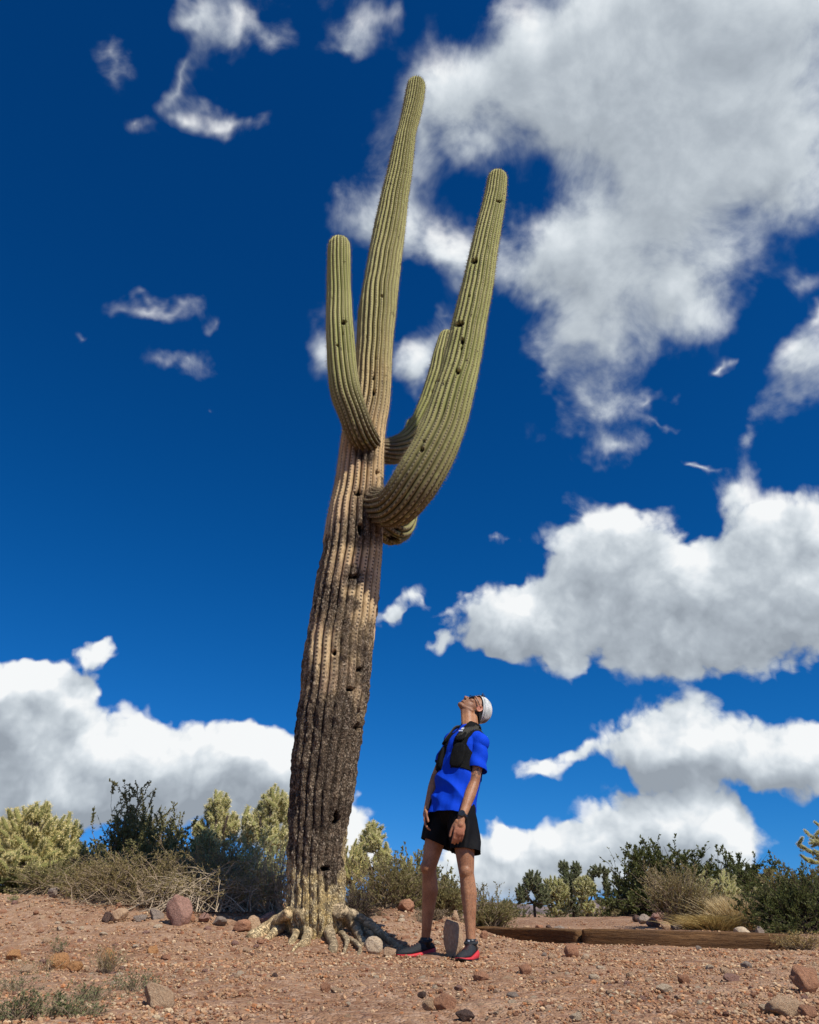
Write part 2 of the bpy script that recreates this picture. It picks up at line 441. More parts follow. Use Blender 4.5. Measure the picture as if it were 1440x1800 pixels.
bump(B, b, B.m('ADD', B.m('MULTIPLY', fin, .6), B.m('ADD', B.m('MULTIPLY', v, -1.0), B.m('MULTIPLY', B.voro(co, 38.0), -1.3))), 1.0, 0.007)
M_DIRT = gm_
link('ground', new_mesh('ground', np.column_stack((GX.ravel(), GY.ravel(), GZ.ravel())), [Qg], [M_DIRT], True), kind='structure')

# distant low hills on the horizon
def hills(name, dist, x0, x1, h, col, seed):
    n = 160; xs = np.linspace(x0, x1, n); rows = []
    for k, (t, dy) in enumerate(((0, -60), (.55, -25), (1, 0), (.5, 60), (0, 120))):
        prof = h * (0.35 + 0.9 * fbm(np.column_stack((xs * .02, np.full(n, k * .3))), 4, seed)) * np.sin(np.linspace(0.02, math.pi - .02, n)) ** .5
        rows.append(np.column_stack((xs, dist + dy + xs * 0, -6 + prof * t)))
    V = np.concatenate(rows); i = np.arange(5 * n).reshape(5, n)
    Q = np.stack((i[:-1, :-1], i[:-1, 1:], i[1:, 1:], i[1:, :-1]), -1).reshape(-1, 4)
    link(name, new_mesh(name, V, [Q], [simple_mat(name, col, .95, .35, .05, use='geo')], True), kind='structure')
hills('hill', 620, -500, 900, 17, (.17, .13, .12), 3)

# ------------------------------------------------------------------ stones
def ico(sub=0):
    bm = bmesh.new(); bmesh.ops.create_icosphere(bm, subdivisions=sub + 1, radius=1.0)
    V = np.array([v.co[:] for v in bm.verts]); F = np.array([[v.index for v in f.verts] for f in bm.faces]); bm.free()
    return V, F
ICO0, ICO1, ICO2, ICO3 = ico(0), ico(1), ico(2), ico(3)
def facet(V, n, rs, keep=.75):
    """cut a ball by random planes so it reads as broken stone"""
    V = V.copy()
    for _ in range(n):
        d = rs.normal(size=3); d /= np.linalg.norm(d); k = keep * (0.75 + .35 * rs.rand())
        t = V @ d; m = t > k; V[m] -= np.outer(t[m] - k, d) * .95
    return V
m_, B, b = mat('gravel_stone')
tint = attr(B, 'tint', 'Color'); co = geo_co(B)
c = B.mix(B.m('MULTIPLY', B.sm(B.noise(co, 110, 3, .6), .4, .7), .45), tint, B.mix(1.0, tint, (.55, .42, .34), 'MULTIPLY'))
B.put(b.inputs['Base Color'], c); b.inputs['Roughness'].default_value = .9; b.inputs['Specular IOR Level'].default_value = .15
M_GRAVEL = m_
PAL = np.array([(.44, .29, .19), (.36, .20, .12), (.50, .36, .25), (.56, .45, .33), (.27, .13, .085), (.40, .24, .16), (.33, .24, .19), (.44, .21, .11), (.16, .09, .07)])
PALW = np.array([.24, .2, .16, .07, .1, .12, .05, .04, .03]); PALW /= PALW.sum()
def gravel(n, smin, smax, region, seed, density=None):
    rs = np.random.RandomState(seed)
    protos = []
    for k in range(14):
        V = facet(ICO0[0] * (1, 1, 1), 5, rs, .72); V *= (1, .55 + .4 * rs.rand(), .4 + .35 * rs.rand()); protos.append(V)
    x0, x1, y0, y1 = region
    u = rs.rand(n)
    y = y0 + (y1 - y0) * u ** 1.25; half = 0.60 * y + .3
    x = np.clip((rs.rand(n) * 2 - 1) * half, x0, x1)
    if density is not None:
        k = rs.rand(n) < density(x, y); x = x[k]; y = y[k]; n = len(x)
    s = smin * (smax / smin) ** (rs.rand(n) ** 2.2)
    z = height(x, y)
    a = rs.rand(n) * 2 * math.pi; tl = rs.normal(size=n) * .25
    which = rs.randint(0, len(protos), n); P_ = np.array(protos)[which]
    ca, sa, ct, st = np.cos(a), np.sin(a), np.cos(tl), np.sin(tl)
    X = P_[:, :, 0]; Y_ = P_[:, :, 1]; Z_ = P_[:, :, 2]
    X2 = X * ct[:, None] + Z_ * st[:, None]; Z2 = -X * st[:, None] + Z_ * ct[:, None]
    V = np.stack((X2 * ca[:, None] - Y_ * sa[:, None], X2 * sa[:, None] + Y_ * ca[:, None], Z2), -1) * s[:, None, None]
    V += np.stack((x, y, z + s * .18 + .003), -1)[:, None, :]
    nv = P_.shape[1]
    F = ICO0[1][None] + (np.arange(n) * nv)[:, None, None]
    col = PAL[rs.choice(len(PAL), n, p=PALW)] * np.array([.97, .91, .77]) * (0.75 + .5 * rs.rand(n))[:, None]
    col = np.repeat(col, nv, axis=0)
    return V.reshape(-1, 3), F.reshape(-1, 3), col
def path_thin(x, y):   # the trodden path in the foreground and beyond the timbers has fewer stones
    p = sstep(.75, 0.2, np.abs(x + 0.02 + .22 * (y - 3.2))) * sstep(4.2, 3.2, y) * .8
    q = sstep(-.3, .3, y - np.interp(x, _LX, _LY)) * sstep(.6, 1.1, x) * .75
    return np.clip(1 - p - q, .1, 1)
Vs, Fs, Cs = [], [], []; off = 0
for (n, a_, b_, reg, sd) in ((34000, .0035, .010, (-4, 4, 2.3, 6.5), 1), (11000, .007, .016, (-5, 5, 2.3, 9.5), 2), (20000, .007, .021, (-6, 6, 5.0, 11), 3)):
    V_, F_, C_ = gravel(n, a_, b_, reg, sd, path_thin); Vs.append(V_); Fs.append(F_ + off); Cs.append(C_); off += len(V_)
link('gravel', new_mesh('gravel', np.concatenate(Vs), [np.concatenate(Fs)], [M_GRAVEL], False, attrs={'tint': np.concatenate(Cs)}), kind='stuff',
     label='fine reddish tan gravel covering the dirt', category='gravel')

# ------------------------------------------------------------------ rocks
def rock_mat(name, c1, c2, c3):
    m, B, b = mat(name); co = obj_co(B)
    n1 = B.noise(co, 5.0, 5, .65); n2 = B.noise(co, 28.0, 4, .7)
    c = B.mix(B.sm(n1, .38, .62), c1, c2); c = B.mix(B.m('MULTIPLY', B.sm(n2, .5, .68), .6), c, c3)
    B.put(b.inputs['Base Color'], c); b.inputs['Roughness'].default_value = .9; b.inputs['Specular IOR Level'].default_value = .15
    bump(B, b, B.m('ADD', n1, B.m('MULTIPLY', n2, .5)), .9, .02)
    return m
M_ROCK = {'purple': rock_mat('rock_purple', (.40, .22, .165), (.29, .16, .12), (.54, .40, .31)),
          'red': rock_mat('rock_red', (.50, .25, .14), (.38, .18, .10), (.58, .38, .26)),
          'tan': rock_mat('rock_tan', (.60, .41, .25), (.47, .29, .17), (.68, .53, .37)),
          'cream': rock_mat('rock_cream', (.70, .55, .38), (.56, .41, .26), (.78, .66, .50)),
          'orange': rock_mat('rock_orange', (.60, .30, .12), (.46, .22, .09), (.64, .42, .24)),
          'grey': rock_mat('rock_grey', (.38, .30, .235), (.27, .205, .16), (.50, .42, .34)),
          'brown': rock_mat('rock_brown', (.40, .26, .165), (.29, .18, .11), (.50, .36, .25)),
          'dark': rock_mat('rock_dark', (.17, .10, .075), (.08, .055, .045), (.22, .16, .13))}
def rock_mesh(name, seed, kind='ball', hi=True):
    rs = np.random.RandomState(seed)
    V, F = (ICO3 if hi else ICO1)
    V = facet(V, 13 if hi else 6, rs, .78 if hi else .74)
    if hi:
        nrm = V / np.linalg.norm(V, axis=1)[:, None]
        V = V + nrm * ((fbm(V * 2.2 + seed, 4, seed) - .5) * .30 + (np.abs(fbm(V * 7 + seed, 3, seed + 5) - .5)) * -.12)[:, None]
    V /= np.abs(V).max(axis=0)
    if kind == 'slab': V[:, 0] *= 1 - .30 * np.clip(V[:, 2], -1, 1); V[:, 1] *= 1 - .25 * np.clip(V[:, 2], -1, 1)
    return new_mesh(name, V, [F], [], hi)
def place_rock(px, py, w, h, col, label, depth=None, kind='ball', tilt=0.0, seed=None, sink=.18, rz=None, name='rock', category='rock', gap=None):
    """px,py: foot of the rock in the photograph; w,h its size there"""
    g = on_ground(px, py); s = ppm(g)
    seed = seed if seed is not None else int(px * 7 + py * 13) % 9973
    me = rock_mesh(name, seed, kind); me.materials.append(M_ROCK[col])
    wr, hr = w / s / 2, h / s / 2 / .93
    hr = hr / (1 - sink)
    o = link(name, me, None, label=label, category=category)
    o.scale = (wr, (depth / 2 if depth else wr * .8), hr)
    o.rotation_euler = (0, tilt, (seed % 7 - 3) * .12 if rz is None else rz)
    o.location = (g.x, g.y + o.scale[1] * .6, hz(g.x, g.y + o.scale[1] * .6) + hr * (1 - 2 * sink))
    return o

# ------------------------------------------------------------------ saguaro
def cactus_material(name, woody):
    """UV.x counts ribs (groove at whole numbers, crest between), UV.y is metres along the stem"""
    m, B, b = mat(name)
    uv = B.n('ShaderNodeUVMap'); uv.uv_map = 'UVMap'
    s = B.n('ShaderNodeSeparateXYZ'); B.put(s.inputs[0], uv.outputs[0])
    U, Vv = s.outputs[0], s.outputs[1]
    co = geo_co(B); sp = B.n('ShaderNodeSeparateXYZ'); B.put(sp.inputs[0], co); Z = sp.outputs[2]
    fu = B.m('FRACT', U)
    du = B.m('ABSOLUTE', B.m('SUBTRACT', fu, 0.5))                        # 0 on the crest, .5 in the groove
    n1 = B.noise(co, 3.0, 5, .65); n2 = B.noise(co, 14.0, 5, .7); n3 = B.noise(co, 55.0, 4, .7)
    zz = B.m('ADD', Z, B.m('MULTIPLY', B.m('SUBTRACT', n1, .5), 1.6 if woody else .8))
    green = B.mix(n2, (.265, .275, .088), (.40, .395, .150))
    straw = B.mix(n2, (.50, .45, .20), (.62, .56, .28))
    tan = B.mix(B.sm(n2, .35, .7), (.72, .53, .29), (.55, .375, .19))
    pinkish = B.mix(B.sm(n1, .50, .62), tan, (.58, .40, .235))
    if woody:
        c = B.mix(B.sm(zz, 4.2, 6.2), pinkish, B.mix(.45, straw, green))
        c = B.mix(B.m('MULTIPLY', B.sm(zz, 6.6, 8.0), .6), c, green)
        groove = (.085, .050, .028)
    else:
        c = B.mix(B.sm(n1, .36, .64), green, B.mix(.35, green, straw))
        c = B.mix(B.m('MULTIPLY', attr(B, 'butt'), B.sm(n2, .25, .5)), c, (.115, .078, .045))
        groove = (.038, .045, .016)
    # crests carry a pale felt line, grooves get shade painted into the skin colour
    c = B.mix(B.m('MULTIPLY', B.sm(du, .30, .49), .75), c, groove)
    c = B.mix(B.m('MULTIPLY', B.sm(du, .16, .05), .35), c, (.56, .50, .32) if not woody else (.56, .45, .30))
    # areoles: dark dots strung along each crest
    per = .034 if woody else .030
    dv = B.m('ABSOLUTE', B.m('SUBTRACT', B.m('FRACT', B.m('ADD', B.m('DIVIDE', Vv, per), B.m('MULTIPLY', B.m('FLOOR', U), .37))), .5))
    dot = B.m('MULTIPLY', B.sm(dv, .30, .16), B.sm(du, .17, .07))
    c = B.mix(B.m('MULTIPLY', dot, .85), c, (.035, .022, .015))
    # corky scars and small pits
    cow0 = B.v('ADD', co, B.v('SCALE', B.v('SUBTRACT', B.noise(co, 26, 4, .7, col=True), (.5, .5, .5)), scale=.16))
    sc1 = B.voro(B.v('MULTIPLY', cow0, (1.0, 1.0, .7)), 13.0); sc2 = B.noise(co, 9.0, 3, .6)
    scar = B.m('MULTIPLY', B.sm(sc1, .24, .14), B.sm(sc2, .55, .62))
    c = B.mix(B.m('MULTIPLY', scar, .9), c, (.045, .032, .024))
    if woody:
        # dark corky bark on the lower trunk, worn away to yellow wood at the foot
        bm = attr(B, 'bark')
        cow = B.v('ADD', co, B.v('SCALE', B.v('SUBTRACT', B.noise(co, 20, 4, .65, col=True), (.5, .5, .5)), scale=.085))
        vb = B.voro(B.v('MULTIPLY', cow, (1, 1, .55)), 42.0, feature='DISTANCE_TO_EDGE')
        vb2 = B.voro(B.v('MULTIPLY', co, (1, 1, .6)), 85.0)
        bark = B.mix(B.sm(n2, .3, .7), (.115, .080, .052), (.25, .185, .125))
        bark = B.mix(B.m('MULTIPLY', B.sm(B.noise(co, 34.0, 4, .8), .52, .60), .9), bark, (.50, .41, .30))
        bark = B.mix(B.m('MULTIPLY', B.sm(vb, .12, .01), .78), bark, (.022, .016, .012))
        bark = B.mix(B.m('MULTIPLY', B.sm(B.noise(co, 30.0, 3, .7), .58, .66), .7), bark, (.03, .022, .018))
        crest = B.m('MULTIPLY', B.sm(du, .34, .10), B.sm(B.noise(co, 5.0, 4, .7), .42, .60))
        bark = B.mix(B.m('MULTIPLY', crest, .5), bark, B.mix(n3, (.22, .155, .095), (.46, .34, .22)))
        bark = B.mix(B.m('MULTIPLY', B.sm(du, .36, .49), .4), bark, (.028, .019, .013))
        bark = B.mix(B.m('MULTIPLY', B.sm(B.noise(co, 3.3, 4, .65), .52, .62), .5), bark, (.065, .046, .034))
        c = B.mix(bm, c, bark)
        ym = attr(B, 'wood')
        yel = B.mix(B.sm(n2, .35, .65), (.70, .51, .22), (.70, .58, .36))
        yel = B.mix(B.m('MULTIPLY', B.sm(n3, .5, .7), .5), yel, (.36, .24, .12))
        vy = B.voro(B.v('MULTIPLY', cow, (1, 1, .22)), 30.0, feature='DISTANCE_TO_EDGE')
        yel = B.mix(B.m('MULTIPLY', B.m('MULTIPLY', B.sm(vy, .12, .015), B.sm(n2, .38, .55)), .85), yel, (.11, .065, .035))
        c = B.mix(B.sm(B.m('ADD', ym, B.m('MULTIPLY', B.m('SUBTRACT', n2, .5), 1.1)), .40, .62), c, yel)
        hgt = B.m('MULTIPLY', B.m('ADD', B.m('MULTIPLY', B.sm(vb, 0, .12), .8), B.m('ADD', B.m('MULTIPLY', n3, .9), B.m('MULTIPLY', vb2, -.7))), B.m('MAXIMUM', bm, .12))
        bump(B, b, B.m('ADD', hgt, B.m('MULTIPLY', scar, -.3)), 1.0, .022)
    else:
        bump(B, b, B.m('ADD', B.m('MULTIPLY', n3, .25), B.m('MULTIPLY', scar, -.8)), .8, .012)
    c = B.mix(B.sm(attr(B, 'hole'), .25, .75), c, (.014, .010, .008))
    B.put(b.inputs['Base Color'], c); b.inputs['Roughness'].default_value = .85; b.inputs['Specular IOR Level'].default_value = .12
    return m
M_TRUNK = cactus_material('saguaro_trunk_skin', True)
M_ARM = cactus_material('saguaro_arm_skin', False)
m_, B, b = mat('cactus_spine'); B.put(b.inputs['Base Color'], B.mix(B.noise(geo_co(B), 40, 2, .5), (.42, .34, .20), (.20, .14, .085)))
b.inputs['Roughness'].default_value = .7; M_SPINE = m_

def project(Vv):
    """world points to photograph pixels"""
    d = Vv - np.array([0, 0, CAM_Z]); dep = d[:, 1] * CP + d[:, 2] * SP
    return CW / 2 + FPX * d[:, 0] / dep, CH / 2 - FPX * (d[:, 2] * CP - d[:, 1] * SP) / dep, dep

def rib_stem(name, ctrl, ribs, rows, per_rib, m, tip, depth_fn, org, parent, holes=(), bark=None, seed=0, spine_from=0.0, twist=0.0):
    """ctrl rows: px, py, half width in px, Y"""
    c = []
    for (px, py, hw, Y) in ctrl:
        p = P(px, py, Y); c.append((p.x, p.y, p.z, hw / ppm(p)))
    path, L = smooth_path(c, rows)
    pts, rad = path[:, :3].copy(), path[:, 3].copy()
    s = np.linspace(0, L, rows)
    if tip:      # a rounded top
        r0 = rad[-1]; t = np.clip((s - (L - r0 * 1.15)) / (r0 * 1.15), 0, 1); rad = rad * np.sqrt(np.maximum(1 - t ** 2.2, 0.0008))
        # finer rows at the very top
    tg = np.gradient(pts, axis=0); tg /= np.linalg.norm(tg, axis=1)[:, None]
    nth = ribs * per_rib
    th = np.arange(nth + 1) / nth * 2 * math.pi
    a = np.cross(tg[0], [0.0, 1.0, 0.2]); a /= np.linalg.norm(a)
    A_, B_ = [], []
    for i in range(rows):
        a = a - tg[i] * a.dot(tg[i]); a /= np.linalg.norm(a); A_.append(a.copy()); B_.append(np.cross(tg[i], a))
    A_ = np.array(A_); B_ = np.array(B_)
    SS, TH = np.meshgrid(s, th, indexing='ij')
    wob = 0.35 * (fbm(np.column_stack((np.full(rows, seed * 3.1), s * 1.1)), 2, seed) - .5) + 0.10 * (fbm(np.column_stack((np.full(rows, seed), s * 4.0)), 2, seed + 3) - .5)
    U = TH / (2 * math.pi) * ribs
    # each rib wanders a little by itself
    ribn = np.floor(U)
    loc = (fbm(np.column_stack((ribn.ravel() * 5.3, SS.ravel() * 1.7)), 2, seed + 8) - .5).reshape(U.shape) * .0
    fu = U - np.floor(U)
    prof = np.sin(math.pi * fu) ** 0.62                         # crest 1, groove 0
    dep = depth_fn(SS / L)
    n_in = np.column_stack((TH.ravel() * 3, SS.ravel() * 3.0))
    ring = np.stack((np.cos(TH), np.sin(TH)), -1)
    pn = np.column_stack((ring[..., 0].ravel() * 1.2 + seed, ring[..., 1].ravel() * 1.2, SS.ravel() * 1.6))
    body = 1 + .07 * (fbm(pn, 3, seed + 1) - .5).reshape(U.shape)
    R_ = rad[:, None] * body * (1 - dep * (1 - prof))
    TW = TH + (wob + twist * s / L)[:, None]
    dirs = np.cos(TW)[..., None] * A_[:, None, :] + np.sin(TW)[..., None] * B_[:, None, :]
    Vv = pts[:, None, :] + dirs * R_[..., None]
    pv = Vv.reshape(-1, 3)
    small = (fbm(pv * 26, 3, seed + 2) - .5) * .010
    bk = np.zeros(len(pv))
    wd = np.zeros(len(pv))
    if bark is not None:
        bk, wd = bark(pv)
        rg = (np.abs(fbm(pv * np.array([13, 13, 8]), 4, 41) - .5) * -.060 + (fbm(pv * np.array([40, 40, 24]), 3, 47) - .5) * .028) * bk
        lumps = (fbm(pv * 3.6, 2, 43) - .5) * .045 * bk
        vr = (np.abs(fbm(pv * np.array([22, 22, 4.5]), 3, 49) - .5) * -.06 + .006) * wd * sstep(.22, .42, pv[:, 2])
        small = small + rg + lumps + vr
    if name == 'arm': small = small * .6
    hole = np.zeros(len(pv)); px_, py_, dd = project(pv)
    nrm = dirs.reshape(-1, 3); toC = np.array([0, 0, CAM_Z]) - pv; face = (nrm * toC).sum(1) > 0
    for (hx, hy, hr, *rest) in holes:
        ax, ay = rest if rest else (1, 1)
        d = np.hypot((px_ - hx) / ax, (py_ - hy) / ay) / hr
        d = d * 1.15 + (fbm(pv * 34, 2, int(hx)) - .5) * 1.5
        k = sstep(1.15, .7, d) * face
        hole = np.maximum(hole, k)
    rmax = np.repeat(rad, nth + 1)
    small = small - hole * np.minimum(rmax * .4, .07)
    pv = pv + nrm * small[:, None]
    idx = np.arange(rows * (nth + 1)).reshape(rows, nth + 1)
    Q = np.stack((idx[:-1, :-1], idx[:-1, 1:], idx[1:, 1:], idx[1:, :-1]), -1).reshape(-1, 4)
    if m is M_ARM:
        butt = sstep(.46, .04, SS / L).ravel()
    else: butt = np.zeros(len(pv))
    me = new_mesh(name, pv - org, [Q], [m], True, uv=np.column_stack((U.ravel(), SS.ravel())),
                  attrs={'hole': hole, 'bark': bk, 'wood': wd, 'butt': butt})
    o = link(name, me, parent)
    # spines on the crests
    per = .034 if m is M_TRUNK else .030
    rs = np.random.RandomState(seed + 5)
    rows_s = np.arange(max(spine_from, .05), L - .01, per)
    ii = np.clip((rows_s / L * (rows - 1)).astype(int), 0, rows - 2)
    cr = (np.arange(ribs) * per_rib + per_rib // 2)
    I, J = np.meshgrid(ii, cr, indexing='ij'); k = (I * (nth + 1) + J).ravel()
    base = pv[k]; nn = nrm[k]; tt = np.repeat(tg[ii], len(cr), axis=0)
    n = len(base); T_ = []
    VV = []
    for q in range(6):
        d = nn * (0.7 + .6 * rs.rand(n))[:, None] + rs.normal(size=(n, 3)) * .55 + tt * (rs.rand(n)[:, None] - .45) * .6
        d /= np.linalg.norm(d, axis=1)[:, None]
        w = np.cross(d, rs.normal(size=(n, 3))); w /= np.linalg.norm(w, axis=1)[:, None]
        ln = (.014 + .022 * rs.rand(n))[:, None]
        VV.append(np.stack((base - w * .0009, base + w * .0009, base + d * ln), 1))
    VV = np.concatenate(VV).reshape(-1, 3); T_ = np.arange(len(VV)).reshape(-1, 3)
    link('spines', new_mesh('spines', VV - org, [T_], [M_SPINE], False), o, kind='stuff')
    return o

S_BASE = Vector((P(555, 1615, 6.75).x, 6.75, hz(P(555, 1615, 6.75).x, 6.75)))
sag = empty('saguaro', S_BASE, 'towering saguaro cactus with upswept green arms and dark lower trunk beside the man', 'saguaro cactus')
org = np.array(S_BASE)
def trunk_bark(p):
    z = p[:, 2]; n = fbm(p * 2.6, 4, 61) - .5; n2 = fbm(p * np.array([9, 9, 4]), 3, 67) - .5
    bk = sstep(3.15, 1.95, z + n * 3.2 + n2 * 1.6)
    for (jx, jy, jY, jr) in ((672, 900, 6.5, .24), (640, 790, 6.5, .13), (640, 930, 6.45, .16), (625, 1010, 6.45, .11)):
        q = np.array(P(jx, jy, jY)); bk = np.maximum(bk, sstep(1.15, .55, np.linalg.norm((p - q) * (1, 1, .75), axis=1) / jr + n * 2.2) * .95)
    bk2 = .85 * sstep(.58, .66, fbm(p * np.array([4, 4, 3]) + 5, 4, 71)) * sstep(5.0, 3.6, z)
    bk = np.maximum(bk, bk2)
    wd = sstep(1.02, .42, z + (fbm(p * np.array([8, 8, 1.5]), 3, 73) - .5) * 1.9 + n * 1.0 + .10)
    return bk, wd
YT = 6.75
trunk_ctrl = [(555, 1650, 46, YT), (555, 1626, 53, YT), (555, 1608, 54, YT), (555, 1560, 51.5, YT), (556, 1480, 51, YT), (565, 1400, 57, YT), (575, 1320, 59.5, YT), (584, 1250, 61, YT), (591, 1180, 60.5, YT),
              (602, 1100, 59, YT), (607, 1060, 58.5, YT), (615, 1000, 55.5, YT), (620, 960, 53.5, YT), (626, 900, 48.5, YT), (632, 850, 43.5, YT), (640, 760, 38.5, YT),
              (652, 700, 34.5, YT), (659, 600, 32.5, YT), (663, 550, 33.5, YT), (670, 500, 31, YT), (677, 450, 29.5, YT), (685, 400, 28, YT), (694, 345, 24.5, YT), (703, 300, 22, YT),
              (711, 250, 18.5, YT), (716, 228, 16.5, YT), (723, 200, 17.2, YT), (729, 170, 17.2, YT), (733, 140, 15.5, YT)]
T_HOLES = [(592, 1437, 9, .8, 1.5), (633, 1281, 8), (632, 1177, 7, 1.2, .8), (634, 1250, 4.5), (618, 1212, 5, 1.6, .6), (573, 1527, 7, 1.6, .6),
           (587, 1147, 3.5, 1, 1.5), (629, 866, 6, 1.5, .8), (633, 930, 7, .8, 1.4), (622, 1013, 6, 1.6, .7), (664, 832, 4.5), (658, 690, 4.5, .8, 1.2), (657, 663, 3.2, .7, 1.3), (596, 916, 2.6), (672, 520, 2.2), (644, 591, 2.2), (661, 630, 2)]
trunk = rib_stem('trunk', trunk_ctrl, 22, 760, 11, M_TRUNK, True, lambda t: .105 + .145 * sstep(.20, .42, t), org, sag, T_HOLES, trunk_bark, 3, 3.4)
arms = [
    ([(652, 782, 20, 6.78), (645, 777, 24, 6.62), (633, 759, 26, 6.47), (619, 722, 26, 6.38), (608, 690, 27, 6.34), (602, 650, 26, 6.32), (598.5, 600, 25, 6.3), (596.5, 560, 23.5, 6.3), (595.5, 500, 21, 6.3), (596, 450, 20.5, 6.3), (596.5, 418, 19, 6.3)],
     [(604, 566, 5.5), (603, 586, 3, .6, 1), (593, 607, 3.2), (612, 620, 2, .6, 1.2)], 18, 300, 11),
    ([(640, 868, 26, 6.80), (662, 889, 31, 6.66), (684, 893, 35, 6.48), (704, 883, 38.5, 6.32), (732, 845, 42, 6.22), (760, 795, 41, 6.2), (783, 740, 38, 6.2), (801, 680, 34.5, 6.2), (815, 620, 32, 6.2), (827, 560, 30, 6.2),
      (839, 505, 28, 6.2), (849, 450, 25, 6.2), (859, 400, 22.5, 6.2), (869, 352, 19.5, 6.2), (874, 318, 17.5, 6.2), (875.5, 302, 16, 6.2)],
     [(833, 458, 6), (807, 569, 7, 1.5, .8), (813, 600, 4.5, .9, 1.3), (805, 653, 4.5), (811, 613, 3), (878, 354, 3, 2.2, .8), (771, 670, 3, 1.3, .7), (741, 790, 4), (744, 775, 3), (825, 520, 2.5)], 20, 420, 11),
    ([(650, 788, 16, 6.80), (672, 793, 21, 6.95), (692, 792, 24, 7.12), (715, 783, 25, 7.25), (738, 757, 24, 7.3), (757, 715, 23, 7.32), (771, 668, 21.5, 7.34), (780, 625, 19, 7.36), (787, 592, 15, 7.38), (790, 582, 13, 7.38)],
     [(767, 672, 3, 1.2, .8), (760, 688, 2.5)], 16, 220, 10),
    ([(645, 900, 18, 6.85), (670, 922, 24, 7.0), (690, 932, 27, 7.14), (705, 918, 26, 7.3), (715, 880, 22, 7.42), (720, 830, 20, 7.48), (724, 780, 18, 7.5), (729, 745, 15, 7.5), (730, 735, 13, 7.5)],
     [(690, 950, 9, 1.5, .8), (701, 930, 5, 1.4, .6), (707, 940, 4)], 14, 200, 10),
]
for k, (ctrl, hl, ribs, rows, pr) in enumerate(arms):
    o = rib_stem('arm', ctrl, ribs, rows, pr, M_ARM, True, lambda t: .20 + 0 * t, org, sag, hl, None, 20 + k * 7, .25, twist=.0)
    o['label'] = ['upright green arm on the left, with one woodpecker hole', 'largest arm, sweeping up to the right in front', 'short arm behind the largest one', 'low arm hidden behind the trunk, with a torn pale underside'][k]
# roots
m_, B, b = mat('saguaro_root_wood'); co = geo_co(B)
n1 = B.noise(co, 7, 5, .65); n2 = B.noise(co, 40, 4, .7); vy = B.voro(B.v('ADD', co, B.v('SCALE', B.noise(co, 12, 3, .6, col=True), scale=.12)), 20.0, feature='DISTANCE_TO_EDGE')
spx = B.n('ShaderNodeSeparateXYZ'); B.put(spx.inputs[0], co)
rt = B.mix(B.sm(n1, .35, .62), (.74, .58, .33), (.62, .45, .24))
rt = B.mix(B.m('MULTIPLY', B.sm(B.m('ADD', spx.outputs[0], B.m('MULTIPLY', n1, .3)), -.52, -.36), .6), rt, B.mix(n2, (.34, .25, .16), (.52, .42, .29)))  # right-hand roots darker: the man's shadow there is put into the colour
rt = B.mix(B.m('MULTIPLY', B.sm(n2, .5, .7), .4), rt, (.30, .20, .11)); n4 = B.noise(co, 16, 5, .7, 1.5)
rt = B.mix(B.m('MULTIPLY', B.sm(B.m('ABSOLUTE', B.m('SUBTRACT', n4, .5)), .022, .0), .5), rt, (.16, .10, .055))
rt = B.mix(B.m('MULTIPLY', B.m('MULTIPLY', B.sm(vy, .03, .005), B.sm(n1, .48, .55)), .45), rt, (.10, .065, .04))
B.put(b.inputs['Base Color'], rt); b.inputs['Roughness'].default_value = .85; b.inputs['Specular IOR Level'].default_value = .15
bump(B, b, B.m('ADD', B.m('MULTIPLY', B.sm(B.m('ABSOLUTE', B.m('SUBTRACT', n4, .5)), 0, .06), .8), B.m('MULTIPLY', n2, .7)), 1.0, .014)
M_ROOT = m_
ROOTS = [  # pixel path on the ground, start radius, end radius (m), lift of the start
    ([(545, 1606), (518, 1624), (494, 1635), (468, 1643), (438, 1651)], .074, .044, .09),
    ([(538, 1610), (512, 1630), (488, 1646), (470, 1655)], .050, .020, .11),
    ([(545, 1610), (532, 1632), (521, 1650), (508, 1661)], .055, .020, .14),
    ([(556, 1606), (546, 1630), (540, 1652), (530, 1668)], .062, .022, .13),
    ([(568, 1606), (573, 1630), (580, 1654), (590, 1674)], .056, .024, .13),
    ([(590, 1602), (608, 1622), (626, 1643), (642, 1663)], .052, .024, .12),
    ([(598, 1600), (620, 1614), (640, 1630), (658, 1648)], .052, .028, .12),
    ([(600, 1604), (628, 1632), (652, 1645), (678, 1658), (705, 1668)], .042, .016, .12),  # outer stretch is the man's leg shadow, shaped as a thin root
    ([(596, 1640), (611, 1660), (608, 1678)], .024, .010, .04), ([(612, 1652), (630, 1668), (630, 1682)], .022, .010, .04), ([(535, 1655), (524, 1668), (512, 1676)], .020, .008, .03),
    ([(510, 1604), (494, 1612), (474, 1620)], .038, .018, .06), ([(605, 1600), (632, 1606), (655, 1616)], .036, .015, .07),
]
